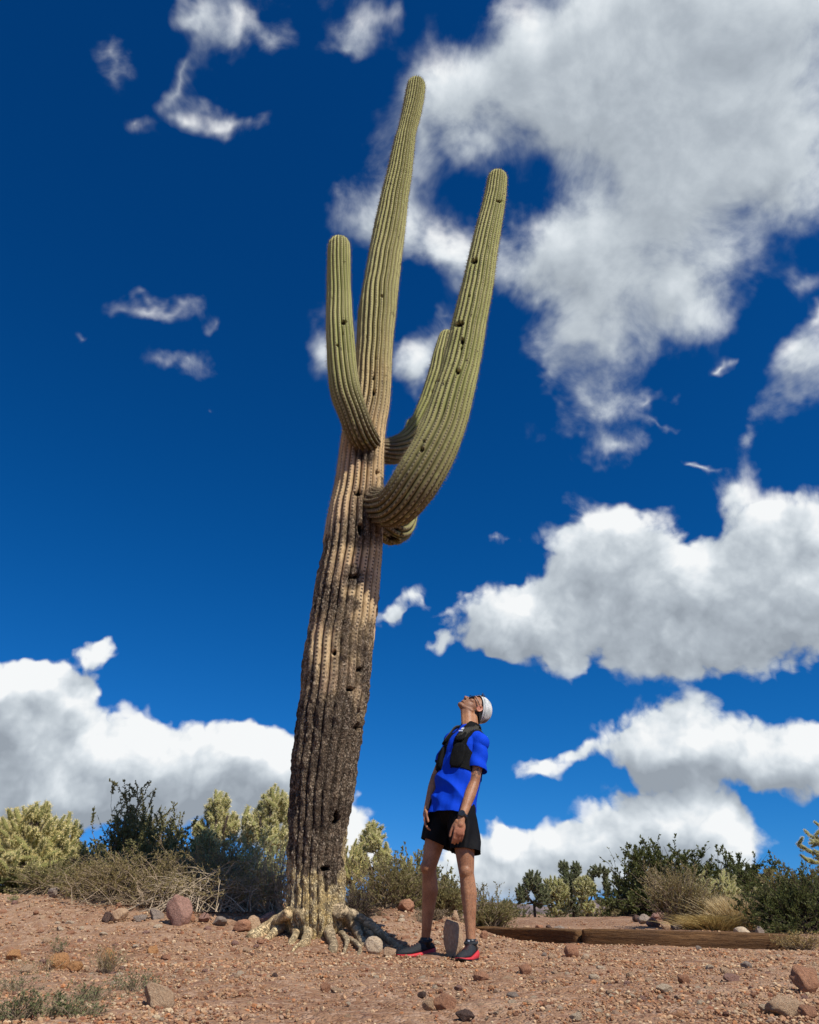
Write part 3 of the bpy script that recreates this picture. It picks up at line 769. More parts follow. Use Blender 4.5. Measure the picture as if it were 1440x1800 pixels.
for k, (pp, r0, r1, lift) in enumerate(ROOTS):
    rs = np.random.RandomState(50 + k); n = len(pp); c = []
    start_y = 6.58
    for i, (px, py) in enumerate(pp):
        t = i / (n - 1)
        g = on_ground(px, py)
        if i == 0 and k not in (8, 9, 10): p = P(px, py, start_y)
        else:
            p = g.copy(); p.y = min(p.y, 6.75); p.z = hz(p.x, p.y)
        r = r0 + (r1 - r0) * t
        p.z = (p.z + r * (.60 - .80 * t ** 3) + lift * 1.15 * (1 - t) ** 1.5 * (0.0 if i == 0 else 1.0)) if i else p.z
        c.append((p.x, p.y, p.z, r))
    path, L = smooth_path(c, 26)
    path[:, :3] += (np.column_stack([fbm(np.column_stack((np.linspace(0, 4, 26), np.full(26, k + j * 9.))), 2, 5) - .5 for j in range(3)])) * .05 * np.linspace(0, 1, 26)[:, None]
    V, Q, T = tube(path[:, :3], path[:, 3], 14)
    cen = np.repeat(path[:, :3], 14, axis=0); cen = np.vstack((cen, path[0, :3], path[-1, :3]))
    d = V - cen
    V = cen + d * (1.06 + (.35 if k in (0, 1, 11) else .75) * (fbm(V * np.array([11, 11, 14]), 3, 80 + k) - .5) + .5 * (fbm(V * 45, 2, 90 + k) - .5))[:, None]
    link('root', new_mesh('root', V - org, [Q, T], [M_ROOT], True), sag)

# ------------------------------------------------------------------ the man looking up
def cap_(a, b_, ra, rb, n=14, m=5):
    """tapered capsule"""
    a = np.array(a, float); b_ = np.array(b_, float); d = b_ - a; L = np.linalg.norm(d) + 1e-9; d /= L
    ref = np.array([0, 0, 1.0]) if abs(d[2]) < .9 else np.array([1.0, 0, 0])
    u = np.cross(d, ref); u /= np.linalg.norm(u); w = np.cross(d, u)
    rows = []
    for k in range(m, -1, -1):
        t = k / m * math.pi / 2 * .999; rows.append((a - d * ra * math.sin(t), ra * math.cos(t)))
    for k in range(0, m + 1):
        t = k / m * math.pi / 2 * .999; rows.append((b_ + d * rb * math.sin(t), rb * math.cos(t)))
    th = np.arange(n) / n * 2 * math.pi
    V = np.concatenate([c + r * (np.cos(th)[:, None] * u + np.sin(th)[:, None] * w) for c, r in rows])
    R2 = len(rows); i = np.arange(R2 - 1)[:, None] * n; j = np.arange(n)[None]; j2 = (j + 1) % n
    Q = np.stack((i + j, i + j2, i + n + j2, i + n + j), -1).reshape(-1, 4)
    T = [(0, 0, 0)][:0]
    V = np.vstack((V, rows[0][0] - d * ra * .002, rows[-1][0] + d * rb * .002)); c0 = R2 * n
    T = [(c0, (q + 1) % n, q) for q in range(n)] + [(c0 + 1, (R2 - 1) * n + q, (R2 - 1) * n + (q + 1) % n) for q in range(n)]
    return V, Q, np.array(T)
def ell(c, r, Mx=None):
    V = ICO2[0] * np.asarray(r)
    if Mx is not None: V = V @ np.asarray(Mx).T
    return V + np.asarray(c), None, ICO2[1]
def remeshed(name, pieces, voxel, smooth=3, factor=.5):
    A = Acc()
    for V, Q, T in pieces: A.add(V, T, Q)
    me = A.mesh(name + '_raw', [])
    ob = bpy.data.objects.new(name + '_raw', me); scene.collection.objects.link(ob)
    md = ob.modifiers.new('r', 'REMESH'); md.mode = 'VOXEL'; md.voxel_size = voxel
    sm_ = ob.modifiers.new('s', 'SMOOTH'); sm_.factor = factor; sm_.iterations = smooth
    dg = bpy.context.evaluated_depsgraph_get(); ev = ob.evaluated_get(dg)
    m2 = ev.to_mesh()
    V = np.empty(len(m2.vertices) * 3); m2.vertices.foreach_get('co', V); V = V.reshape(-1, 3)
    N = np.empty(len(m2.vertices) * 3); m2.vertices.foreach_get('normal', N); N = N.reshape(-1, 3)
    m2.calc_loop_triangles()
    nq = len(m2.polygons); tot = np.empty(nq, dtype=np.int32); m2.polygons.foreach_get('loop_total', tot)
    lv = np.empty(len(m2.loops), dtype=np.int32); m2.loops.foreach_get('vertex_index', lv)
    Q = lv.reshape(-1, 4) if (tot == 4).all() else None
    if Q is None:
        tr = np.empty(len(m2.loop_triangles) * 3, dtype=np.int32); m2.loop_triangles.foreach_get('vertices', tr); Q = tr.reshape(-1, 3)
    ev.to_mesh_clear(); bpy.data.objects.remove(ob); bpy.data.meshes.remove(me)
    return V, N, Q
def keep_faces(V, N, Q, mask):
    k = mask[Q].all(axis=1); Q = Q[k]; used = np.unique(Q); mp_ = -np.ones(len(V), dtype=int); mp_[used] = np.arange(len(used))
    return V[used], N[used], mp_[Q]
def cut_plane(V, N, Q, o, d, mask=None, slack=None):
    """trim everything beyond a plane and lay the edge exactly on it"""
    t = (V - o) @ d; m = (t > 0) if mask is None else (t > 0) & mask
    V = V.copy(); k = ~m[Q].all(axis=1); near = m & (t < .03)
    V[near] -= np.outer(t[near], d)
    far = m & ~near
    k &= ~far[Q].any(axis=1)
    Q = Q[k]; used = np.unique(Q); mp_ = -np.ones(len(V), dtype=int); mp_[used] = np.arange(len(used))
    return V[used], N[used], mp_[Q]
def solid(o, t, off=-1.0):
    md = o.modifiers.new('thickness', 'SOLIDIFY'); md.thickness = t; md.offset = off; md.use_rim = True
def nz(v): v = np.array(v, float); return v / np.linalg.norm(v)

pA = lambda px, py, Y: np.array(P(px, py, Y))
FWD = nz((-.80, -.60, 0)); LFT = nz((.60, -.80, 0))
hipC = pA(795, 1412, 5.86)
hipR = pA(777, 1425, 5.94); hipL = pA(812, 1428, 5.78)
kneeR = pA(754, 1524, 5.92); kneeL = pA(820, 1532, 5.72)
ankR = pA(748, 1652, 6.02); ankL = pA(828, 1655, 5.70)
waist = pA(800, 1372, 5.88)
chest = pA(816, 1322, 5.92); neckB = pA(826, 1288, 5.97)
shR = pA(795, 1302, 6.07); shL = pA(845, 1306, 5.80)
elR = pA(767, 1366, 6.02); wrR = pA(751, 1424, 5.92)
elL = pA(833, 1378, 5.74); wrL = pA(811, 1440, 5.62)
earC = pA(840, 1244, 5.99)
hF = nz((-.89 * math.cos(R(63)), -.46 * math.cos(R(63)), math.sin(R(63))))     # where the face points
hL = nz(np.cross((0, 0, 1.0), hF)); hU = np.cross(hF, hL)
hU = hU if np.dot(hU, (0, 0, 1)) > 0 else -hU
HC = earC + hU * .012 - hL * .075
HS = .95
def H(f, u, l): return HC + (hF * f + hU * u + hL * l) * HS
HM = np.column_stack((hF, hL, hU))
body = []
# head
body += [ell(H(-.018, .045, 0), (.093, .074, .086), HM), ell(H(.030, -.030, 0), (.060, .056, .074), HM), ell(H(.035, .03, 0), (.052, .062, .055), HM),
         cap_(H(.072, -.098, 0), H(.0, -.062, .050), .019, .020), cap_(H(.072, -.098, 0), H(.0, -.062, -.050), .019, .020), ell(H(.076, -.100, 0), (.020, .024, .018), HM),
         cap_(H(.078, .020, 0), H(.112, -.026, 0), .009, .0105), ell(H(.100, -.034, .012), (.010, .008, .008), HM), ell(H(.100, -.034, -.012), (.010, .008, .008), HM),
         ell(H(.090, -.057, 0), (.012, .024, .0065), HM), ell(H(.088, -.071, 0), (.012, .021, .0075), HM),
         cap_(H(.078, .040, .028), H(.078, .040, -.028), .014, .014), ell(H(.062, -.010, .038), (.022, .020, .020), HM), ell(H(.062, -.010, -.038), (.022, .020, .020), HM)]
for sd in (1, -1):
    body += [ell(H(-.012, -.002, .077 * sd), (.018, .006, .030), HM)]
    ring_ = [H(-.014 + .020 * math.cos(t), -.002 + .031 * math.sin(t), .084 * sd) for t in np.linspace(.3, 5.2, 8)]
    body += [cap_(ring_[i], ring_[i + 1], .0042, .0042, 8, 3) for i in range(7)]
    body += [ell(H(.004, -.014, .080 * sd), (.005, .005, .008), HM)]
# neck, with the cords of a head thrown back
nb = neckB - FWD * .0
body += [cap_(nb - np.array([0, 0, .03]), H(-.030, -.045, 0), .062, .056, 18), cap_(nb + FWD * .012, H(.012, -.060, 0), .054, .050, 18), cap_(nb + FWD * .038 + LFT * .030, H(.0, -.07, .045), .018, .016), cap_(nb + FWD * .038 - LFT * .030, H(.0, -.07, -.045), .018, .016),
         cap_(nb + FWD * .045, H(.035, -.085, 0), .024, .026), ell(nb * .45 + H(.035, -.08, 0) * .55 + FWD * .022, (.016, .014, .016))]
# trunk of the body
up_t = nz(neckB - hipC); fw_t = nz(FWD - up_t * FWD.dot(up_t)); lf_t = np.cross(up_t, fw_t)
TM = np.column_stack((fw_t, lf_t, up_t))
body += [ell(hipC, (.095, .150, .10), TM), ell(waist, (.088, .135, .12), TM), ell(chest, (.105, .155, .15), TM),
         cap_(chest + up_t * .06 + lf_t * .04, shL, .080, .050), cap_(chest + up_t * .06 - lf_t * .04, shR, .080, .050), cap_(neckB - up_t * .02, shL, .05, .045), cap_(neckB - up_t * .02, shR, .05, .045),
         cap_(hipC, waist, .098, .092), cap_(waist, chest, .092, .10)]
# arms
def hand(w, d, nrm, side, curl, s=1.0, spread=1.0):
    """w wrist, d along the hand, nrm back of the hand, side towards the thumb"""
    d = nz(d); nrm = nz(nrm - d * d.dot(nrm)) if True else nrm; side = nz(side - d * d.dot(side) - nrm * nrm.dot(side))
    pcs = []
    M_ = np.column_stack((side, nrm, d))
    pcs.append(ell(w + d * .052 * s, (.037 * s, .016 * s, .052 * s), M_)); pcs.append(cap_(w, w + d * .035 * s, .024 * s, .026 * s))
    for k, (off, ln, r) in enumerate(((.0275, .072, .0088), (.0095, .081, .0090), (-.0095, .075, .0086), (-.0275, .060, .0078))):
        p0 = w + d * .088 * s + side * off * s; a = curl * (.55 + .12 * k); q = d.copy()
        base = w + d * .05 * s + side * off * .8 * s
        pcs.append(cap_(base, p0, r * 1.15 * s, r * 1.12 * s, 10, 3))
        for j, f in enumerate((.46, .30, .24)):
            ang = a * (1.0 + .25 * j) * .9
            q = nz(q * math.cos(ang) - nrm * math.sin(ang)); sp = side * (off * .12 * spread - .02)
            p1 = p0 + (q + sp) * ln * f * s
            pcs.append(cap_(p0, p1, r * (1 - .06 * j) * s, r * (1 - .06 * (j + 1)) * s, 10, 3)); p0 = p1
    t0 = w + d * .018 * s + side * .024 * s; t1 = t0 + nz(d * .75 + side * .36 - nrm * .35) * .042 * s; t2 = t1 + nz(d * .95 + side * .2 - nrm * .25) * .034 * s; t3 = t2 + nz(d - nrm * .3) * .026 * s
    pcs += [cap_(t0, t1, .0145 * s, .0115 * s, 10, 3), cap_(t1, t2, .0110 * s, .0098 * s, 10, 3), cap_(t2, t3, .0098 * s, .0082 * s, 10, 3)]
    return pcs
def arm_(sh, el, wr):
    mid = (sh + el) / 2; f2 = el * .68 + wr * .32
    return [cap_(sh, mid, .047, .044), cap_(mid, el, .044, .037), cap_(el, f2, .038, .040), cap_(f2, wr, .040, .0255), ell(el, (.037, .037, .037))]
body += arm_(shL, elL, wrL) + arm_(shR, elR, wrR)
dL = nz(pA(802, 1494, 5.60) - wrL); body += hand(wrL, dL, nz((.15, -1.0, .1)), nz(FWD * .9 - LFT * .3), .74, 1.04, .4)
dR = nz(pA(746, 1462, 5.86) - wrR); body += hand(wrR, dR, nz(-LFT * .9 + np.array((-.3, -.5, 0))), nz(FWD * 1 + LFT * .2), .62, 1.02)
# legs
def leg(hp, kn, an, toe, out):
    shin = nz(an - kn); back = nz(-toe + shin * toe.dot(shin)); calf = kn * .68 + an * .32 + back * .020
    return [cap_(hp, kn * .5 + hp * .5, .083, .072, 18), cap_(kn * .5 + hp * .5, kn, .072, .051, 18), ell(kn - back * .016, (.044, .044, .050)), cap_(kn, calf, .048, .053, 16),
            cap_(calf, calf * .45 + an * .55, .053, .037, 16), cap_(calf * .45 + an * .55, an, .037, .029), cap_(kn - back * .012, an - back * .002, .034, .024),
            ell(an + out * .026, (.013, .013, .013)), ell(an - out * .026, (.013, .013, .013)), cap_(an, an + np.array([0, 0, -.05]) - back * .0, .030, .032),
            cap_(an + np.array([0, 0, -.045]), an + toe * .10 + np.array([0, 0, -.065]), .030, .026), cap_(an + np.array([0, 0, -.055]), an + back * .035 + np.array([0, 0, -.06]), .030, .028)]
toeR = nz((-.90, -.44, 0)); toeL = nz((-.42, -.90, 0))
body += leg(hipR, kneeR, ankR, toeR, nz(np.cross(toeR, (0, 0, 1)))) + leg(hipL, kneeL, ankL, toeL, nz(np.cross(toeL, (0, 0, 1))))
V, N, Q = remeshed('body', body, .0040, 4)
# skin material
m_, B, b = mat('skin'); co = obj_co(B)
n1 = B.noise(co, 9, 3, .5); n2 = B.noise(co, 60, 4, .7)
c = B.mix(B.sm(n1, .35, .65), (.44, .215, .108), (.30, .132, .062))
legm = attr(B, 'hairy')
mp = B.n('ShaderNodeMapping'); mp.inputs['Scale'].default_value = (1, 1, .30); B.put(mp.inputs[0], co)
hr = B.noise(mp.outputs[0], 260, 3, .8)
c = B.mix(B.m('MULTIPLY', B.m('MULTIPLY', B.sm(hr, .47, .62), legm), .55), c, (.085, .045, .028))
c = B.mix(B.m('MULTIPLY', attr(B, 'stubble'), B.sm(n2, .25, .75, .30, .62)), c, (.15, .085, .06))
c = B.mix(B.m('MULTIPLY', attr(B, 'ruddy'), .5), c, (.55, .19, .13))
tt = B.m('MULTIPLY', attr(B, 'tattoo'), B.sm(B.noise(co, 55, 3, .6), .50, .56))
c = B.mix(B.m('MULTIPLY', tt, .75), c, (.045, .040, .040))
B.put(b.inputs['Base Color'], c); b.inputs['Roughness'].default_value = .5; b.inputs['Specular IOR Level'].default_value = .35
b.inputs['Subsurface Weight'].default_value = .08; b.inputs['Subsurface Radius'].default_value = (.6, .25, .12); b.inputs['Subsurface Scale'].default_value = .01
bump(B, b, B.m('ADD', n2, B.m('MULTIPLY', B.noise(co, 22, 3, .6), 1.2)), .5, .004)
M_SKIN = m_
hd = (V - HC); hf_, hu_, hl_ = hd @ hF, hd @ hU, hd @ hL
zz = V[:, 2]
hairy = sstep(.80, .60, zz) * sstep(.12, .17, zz)
arm_d = np.minimum(np.linalg.norm(V - (elL * .5 + wrL * .5), axis=1), np.linalg.norm(V - (elR * .5 + wrR * .5), axis=1)); hairy = np.maximum(hairy, .55 * sstep(.16, .09, arm_d))
stub = sstep(.02, -.03, hu_) * sstep(-.02, .02, hf_) * sstep(-.15, -.11, hu_) * (np.linalg.norm(hd, axis=1) < .16)
rud = np.maximum(sstep(.018, .0, np.linalg.norm(V - H(.11, -.03, 0), axis=1)), sstep(.035, .02, np.linalg.norm(V - H(-.012, -.002, .082), axis=1)))
rud = np.maximum(rud, .6 * np.maximum(sstep(.10, .03, np.linalg.norm(V - (wrL + dL * .1), axis=1)), sstep(.10, .03, np.linalg.norm(V - (wrR + dR * .1), axis=1))))
tat = sstep(.075, .05, np.linalg.norm(V - (shL * .28 + elL * .72), axis=1))
man_o = np.array([(ankL[0] + ankR[0]) / 2, (ankL[1] + ankR[1]) / 2, 0.0]); man_o[2] = hz(man_o[0], man_o[1])
man = empty('person', man_o, 'man in blue shirt, black shorts and white cap looking up at the saguaro', 'man')
link('body', new_mesh('body', V - man_o, [Q], [M_SKIN], True, attrs={'hairy': hairy, 'stubble': stub, 'ruddy': rud, 'tattoo': tat}), man)

# ---- shirt
def fabric(name, c1, c2, rough=.8, bscale=300, sheen=0.0, spec=.2, bd=.001):
    m, B, b = mat(name); co = obj_co(B)
    B.put(b.inputs['Base Color'], B.mix(B.noise(co, 14, 3, .6), c1, c2)); b.inputs['Roughness'].default_value = rough
    b.inputs['Specular IOR Level'].default_value = spec; b.inputs['Sheen Weight'].default_value = sheen
    w = B.n('ShaderNodeTexWave'); w.inputs['Scale'].default_value = bscale; B.put(w.inputs['Vector'], co)
    bump(B, b, B.m('ADD', B.noise(co, bscale, 2, .5), B.m('MULTIPLY', B.noise(co, 18, 4, .6), 2.0)), .6, bd)
    return m
M_SHIRT = fabric('blue_jersey', (.002, .058, .60), (.002, .044, .50), .8, 400, 0, .12, .0015)
hemC = pA(798, 1426, 5.85)
def shirt_pieces(g):
    return [ell(waist - up_t * .02, (.115 + g, .160 + g, .13), TM), ell(chest, (.125 + g, .172 + g, .15 + g), TM), ell(hemC + up_t * .02, (.122 + g, .168 + g, .12), TM),
            cap_(hemC + fw_t * .012 + lf_t * .055 - up_t * .10, chest + lf_t * .05, .115 + g, .112 + g, 20), cap_(hemC + fw_t * .012 - lf_t * .055 - up_t * .10, chest - lf_t * .05, .115 + g, .112 + g, 20),
            cap_(hemC + fw_t * .02 - up_t * .10, chest + fw_t * .01, .112 + g, .11 + g, 20), cap_(chest + up_t * .07 + lf_t * .05, shL, .088 + g, .050 + g, 18), cap_(chest + up_t * .07 - lf_t * .05, shR, .088 + g, .050 + g, 18),
            cap_(neckB - up_t * .03, shL, .062 + g, .054 + g), cap_(neckB - up_t * .03, shR, .062 + g, .054 + g), cap_(chest + up_t * .1, neckB + up_t * .03, .09 + g, .064 + g)]
V, N, Q = remeshed('shirt', shirt_pieces(0.010), .0065, 8)
u_, l_, f_ = (V - hemC) @ up_t, (V - hemC) @ lf_t, (V - hemC) @ fw_t
# cloth folds: long drapes that run down and across the belly
warp = (fbm(V * 4.0, 2, 3) - .5) * 1.2
fold = (1 - np.abs(np.sin((u_ * 19 + l_ * 13 + warp * 3.2))) * 2) * sstep(.30, .12, u_) * sstep(-.05, .04, u_) * sstep(.0, .05, f_)
fold2 = np.sin(np.arctan2(l_, f_) * 9 + warp * 4) * sstep(.16, -.04, u_)
V = V + N * (fold * .0110 + fold2 * .0050 + (fbm(V * 9, 3, 5) - .5) * .012)[:, None]
hem_d = -nz(up_t * .93 + fw_t * .10)
V, N, Q = cut_plane(V, N, Q, hemC - up_t * .045, hem_d)
nk = V - neckB; rn = np.linalg.norm(nk - up_t[None] * (nk @ up_t)[:, None], axis=1)
V, N, Q = cut_plane(V, N, Q, neckB + up_t * .020, nz(up_t + fw_t * .35), rn < .080)
parts_ = [(V, Q)]
for sh, el in ((shL, elL), (shR, elR)):
    d = nz(el - sh)
    Va, Na, Qa = remeshed('sleeve', [cap_(sh + (chest - sh) * .05, sh + d * .30, .061, .065, 20), cap_(sh + d * .06, sh + d * .30 + np.array([.022, .018, 0]), .058, .068, 20),
                                      cap_(sh, chest + up_t * .07 + (sh - chest) * .35, .064, .085, 18)], .0065, 10)
    tt_ = (Va - sh) @ d; Va = Va + Na * ((np.sin(tt_ * 55 + (Va @ fw_t) * 30 + (fbm(Va * 6, 2, 4) - .5) * 6) * .004 + (fbm(Va * 11, 3, 6) - .5) * .010) * sstep(-.02, .06, tt_))[:, None]
    Va, Na, Qa = cut_plane(Va, Na, Qa, sh + d * .195, d)
    parts_.append((Va, Qa))
Vall = np.concatenate([p_[0] for p_ in parts_]); offs = np.cumsum([0] + [len(p_[0]) for p_ in parts_]); Qall = np.concatenate([p_[1] + offs[i] for i, p_ in enumerate(parts_)])
shirt = link('shirt', new_mesh('shirt', Vall - man_o, [Qall], [M_SHIRT], True), man); solid(shirt, .003)

# ---- shorts
M_SHORT = fabric('black_nylon', (.0035, .0035, .004), (.006, .006, .007), .75, 350, 0, .15, .002)
def thigh_pt(hp, kn, t): return hp * (1 - t) + kn * t
hemR = pA(766, 1484, 5.93); hemL = pA(817, 1497, 5.75)
up_z = np.array([0, 0, 1.0])
sp_ = [ell(hipC + up_t * .02, (.104, .152, .13), TM), cap_(hipC + up_t * .10, hipC - up_z * .05 + FWD * .005, .094, .108, 20), cap_(hipC + up_t * .0, hipR, .104, .10, 20), cap_(hipC + up_t * .0, hipL, .104, .10, 20)]
for hp, hm, kn in ((hipR, hemR, kneeR), (hipL, hemL, kneeL)):
    d = nz(kn - hp); sp_ += [cap_(hp + up_z * .02, hm, .100, .102, 20), cap_(hm, hm + d * .10, .102, .10, 20), cap_(hp, hm + d * .1 - FWD * .02, .098, .10, 20)]
V, N, Q = remeshed('shorts', sp_, .0065, 5)
fold = np.sin(np.arctan2(V[:, 1] - hipC[1], V[:, 0] - hipC[0]) * 14 + (fbm(V * 5, 2, 3) - .5) * 9) * sstep(.98, .72, V[:, 2])
V = V + N * (fold * .0075 + (fbm(V * 8, 3, 15) - .5) * .014)[:, None]
for hm, hp, kn, sg in ((hemR, hipR, kneeR, -1), (hemL, hipL, kneeL, 1)):
    d = nz(nz(kn - hp) + np.array([-.12, 0, 0])); sideL = ((V - hipC) @ LFT) * sg > -.012
    V, N, Q = cut_plane(V, N, Q, hm, d, sideL)
V2, N2, Q2 = cut_plane(V, N, Q, hipC + up_t * .11, up_t)
sh_o = link('shorts', new_mesh('shorts', V2 - man_o, [Q2], [M_SHORT], True), man); solid(sh_o, .003)

# ---- running vest: panels that hug the shirt
M_VEST = fabric('vest_mesh_black', (.004, .004, .004), (.008, .008, .0075), .85, 260, 0, .15, .003)
M_VEST2 = fabric('vest_strap_olive', (.050, .048, .036), (.033, .031, .026), .85, 260, 0, .2, .004)
V, N, Q = remeshed('vest', shirt_pieces(.0165), .0045, 8)
q = V - chest; f_, l_, u_ = q @ fw_t, q @ lf_t, q @ up_t
qn = V - neckB
radn = np.linalg.norm(qn - up_t[None] * (qn @ up_t)[:, None], axis=1)
al = np.abs(l_)
front = (f_ > .0) & (al > .030 + .02 * np.clip(-u_ / .1, 0, 1)) & (al < .135 + .05 * np.clip(-u_ / .08, 0, 1)) & (u_ > -.185) & (u_ < .25)
sidep = (al > .10) & (u_ < -.05) & (u_ > -.165)
back = (f_ < .0) & (al < .14) & (u_ > -.19) & (u_ < .25)
strap = (al > .045) & (al < .125) & (u_ > .05)
keep = (front | sidep | back | strap) & (radn > .072) & ((al < .150) | (u_ < -.02))
V2, N2, Q2 = keep_faces(V, N, Q, keep)
V2 = V2 + N2 * ((fbm(V2 * 22, 3, 7) - .5) * .008)[:, None]
vest = link('running_vest', new_mesh('running_vest', V2 - man_o, [Q2], [M_VEST], True), man); solid(vest, .006)
def on_torso(l, u, out=.0):
    """point on the front of the vest"""
    k = np.argmin(((V - chest) @ lf_t - l) ** 2 + ((V - chest) @ up_t - u) ** 2 + np.where((V - chest) @ fw_t > 0, 0, 9))
    return V[k] + N[k] * out, N[k]
for l, u, w, h, dd in ((.098, -.095, .052, .090, .020), (-.098, -.095, .048, .085, .018), (.080, .055, .034, .050, .011), (-.080, .055, .034, .050, .011)):
    p, n_ = on_torso(l, u, .002); n_ = nz(n_); s_ = nz(np.cross(up_t, n_)); u2 = np.cross(n_, s_)
    e = np.sign(ICO3[0]) * np.abs(ICO3[0]) ** .6; e = e * (w, dd, h); e = e + (fbm(e * 30, 2, int(l * 900 + 200)) - .5)[:, None] * .008
    Vp = e @ np.column_stack((s_, n_, u2)).T + p
    link('pocket', new_mesh('pocket', Vp - man_o, [ICO3[1]], [M_VEST], True), vest)
# shoulder straps with their padded edge
for sd, sh in ((1, shL), (-1, shR)):
    pts = []
    for (l, u, ft) in ((.085, .03, 1), (.090, .10, 1), (.095, .17, 1), (.098, .19, -1), (.100, .12, -1), (.105, .02, -1)):
        cand = ((V - chest) @ lf_t - l * sd) ** 2 + ((V - chest) @ up_t - u) ** 2 + np.where(((V - chest) @ fw_t) * ft > -.01, 0, 9)
        k = np.argmin(cand); pts.append(V[k] + N[k] * .010)
    path, _ = smooth_path(np.array(pts), 22)
    tg = np.gradient(path, axis=0); tg /= np.linalg.norm(tg, axis=1)[:, None]
    w = np.cross(tg, path - (chest + up_t * .05)); w /= np.linalg.norm(w, axis=1)[:, None]; n_ = np.cross(w, tg)
    rows = []
    for a_, o_ in ((-.030, 0), (-.026, .006), (0, .008), (.026, .006), (.030, 0), (0, -.006)): rows.append(path + w * a_ + n_ * o_ * -1)
    Vs = np.stack(rows, 1).reshape(-1, 3); k6 = 6; i = np.arange(21)[:, None] * k6; j = np.arange(k6)[None]; j2 = (j + 1) % k6
    link('shoulder_strap', new_mesh('shoulder_strap', Vs - man_o, [np.stack((i + j, i + j2, i + k6 + j2, i + k6 + j), -1).reshape(-1, 4)], [M_VEST2], True), vest)
m_, B, b = mat('pale_plastic'); b.inputs['Base Color'].default_value = (.55, .58, .62, 1); b.inputs['Roughness'].default_value = .35; M_PALE = m_
def small_box(name, c, sx, sy, sz, ax, m, parent, r=.3):
    bm = bmesh.new(); bmesh.ops.create_cube(bm, size=1.0)
    for v in bm.verts: v.co = Vector((v.co.x * sx, v.co.y * sy, v.co.z * sz))
    bmesh.ops.bevel(bm, geom=bm.edges[:], offset=min(sx, sy, sz) * r, segments=2, affect='EDGES')
    Mx = Matrix(np.column_stack(ax).tolist()).to_4x4(); bmesh.ops.transform(bm, matrix=Matrix.Translation(Vector(c) - Vector(man_o)) @ Mx, verts=bm.verts)
    me = bpy.data.meshes.new(name); bm.to_mesh(me); bm.free(); me.materials.append(m)
    return link(name, me, parent)
p, n_ = on_torso(.062, .105, .020); n_ = nz(n_); s_ = nz(np.cross(up_t, n_)); u2 = np.cross(n_, s_)
small_box('buckle', p, .020, .006, .026, (s_, n_, u2), M_PALE, vest)
small_box('buckle', p - u2 * .030, .032, .006, .014, (s_, n_, u2), M_PALE, vest)
p, n_ = on_torso(0, -.02, .012); n_ = nz(n_); s_ = nz(np.cross(up_t, n_)); u2 = np.cross(n_, s_)

# ---- watch
M_BLK = simple_mat('black_rubber', (.012, .012, .013), .4, .2, 60, 0, .5)
M_GLASS = simple_mat('watch_glass', (.010, .014, .022), .12, .2, 60, 0, .6)
wd_ = nz(wrL - elL); wc = wrL - wd_ * .022
ref = nz(np.array((-.25, -1, .1))); ref = nz(ref - wd_ * ref.dot(wd_)); sd_ = np.cross(wd_, ref)
th = np.linspace(0, 2 * math.pi, 25)[:-1]; loop_ = np.array([wc + (ref * math.cos(t) + sd_ * math.sin(t)) * .0295 for t in th])
rows = []
for a_, o_ in ((-.011, 0), (-.010, .004), (.010, .004), (.011, 0)): rows.append(loop_ + wd_ * a_ + (loop_ - wc) / .0295 * o_)
Vs = np.stack(rows, 1).reshape(-1, 3); n = 24; Qs = [(i * 4 + j, i * 4 + j + 1, ((i + 1) % n) * 4 + j + 1, ((i + 1) % n) * 4 + j) for i in range(n) for j in range(3)]
wt = link('watch', new_mesh('watch', Vs - man_o, [np.array(Qs)], [M_BLK], True), man)
Vc, Qc, Tc = tube([wc + ref * .028, wc + ref * .0385], [.0225, .0215], 24); link('watch_face', new_mesh('watch_face', Vc - man_o, [Qc, Tc], [M_BLK], False), wt)
Vc, Qc, Tc = tube([wc + ref * .0383, wc + ref * .0395], [.0175, .0172], 24); link('watch_glass', new_mesh('watch_glass', Vc - man_o, [Qc, Tc], [M_GLASS], False), wt)

# ---- cap worn backwards, hair, sunglasses
m_, B, b = mat('white_mesh_cap'); co = obj_co(B)
n1 = B.noise(co, 26, 4, .65); ck = B.voro(co, 260)
c = B.mix(B.sm(n1, .42, .62), (.80, .80, .77), (.50, .53, .50)); c = B.mix(B.m('MULTIPLY', B.sm(ck, .35, .6), .35), c, (.30, .33, .31))
c = B.mix(attr(B, 'badge'), c, B.mix(B.sm(B.noise(co, 70, 3, .6), .45, .55), (.22, .14, .09), (.12, .10, .09)))
B.put(b.inputs['Base Color'], c); b.inputs['Roughness'].default_value = .8; bump(B, b, B.m('ADD', ck, B.noise(co, 40, 3, .6)), .6, .004)
M_CAP = m_
cU = nz(hU * math.cos(R(32)) - hF * math.sin(R(32))); cF = nz(hF * math.cos(R(32)) + hU * math.sin(R(32))); CM = np.column_stack((cF, hL, cU)); cC = H(-.022, .046, 0)
Vs = ICO3[0].copy(); Vs = Vs * (.107, .087, .105); Vs[:, 2] += 0; 
capV = Vs @ CM.T + cC
keepz = Vs[:, 2] > -.012
K, _, KQ = keep_faces(capV, capV, ICO3[1], keepz)
kk = (K - cC) @ CM
badge = sstep(.030, .022, np.linalg.norm((kk - np.array([-.092, .028, .035])) * (1, 1, .8), axis=1))
kn_ = K - cC; K = K + nz(cU)[None] * 0 + kn_ * ((fbm(K * 40, 3, 3) - .5) * .05)[:, None]
cap_o = link('cap', new_mesh('cap', K - man_o, [KQ], [M_CAP], True, attrs={'badge': badge}), man); solid(cap_o, .002)
M_DARKCAP = fabric('cap_trim_black', (.012, .012, .013), (.02, .02, .02), .8, 200)
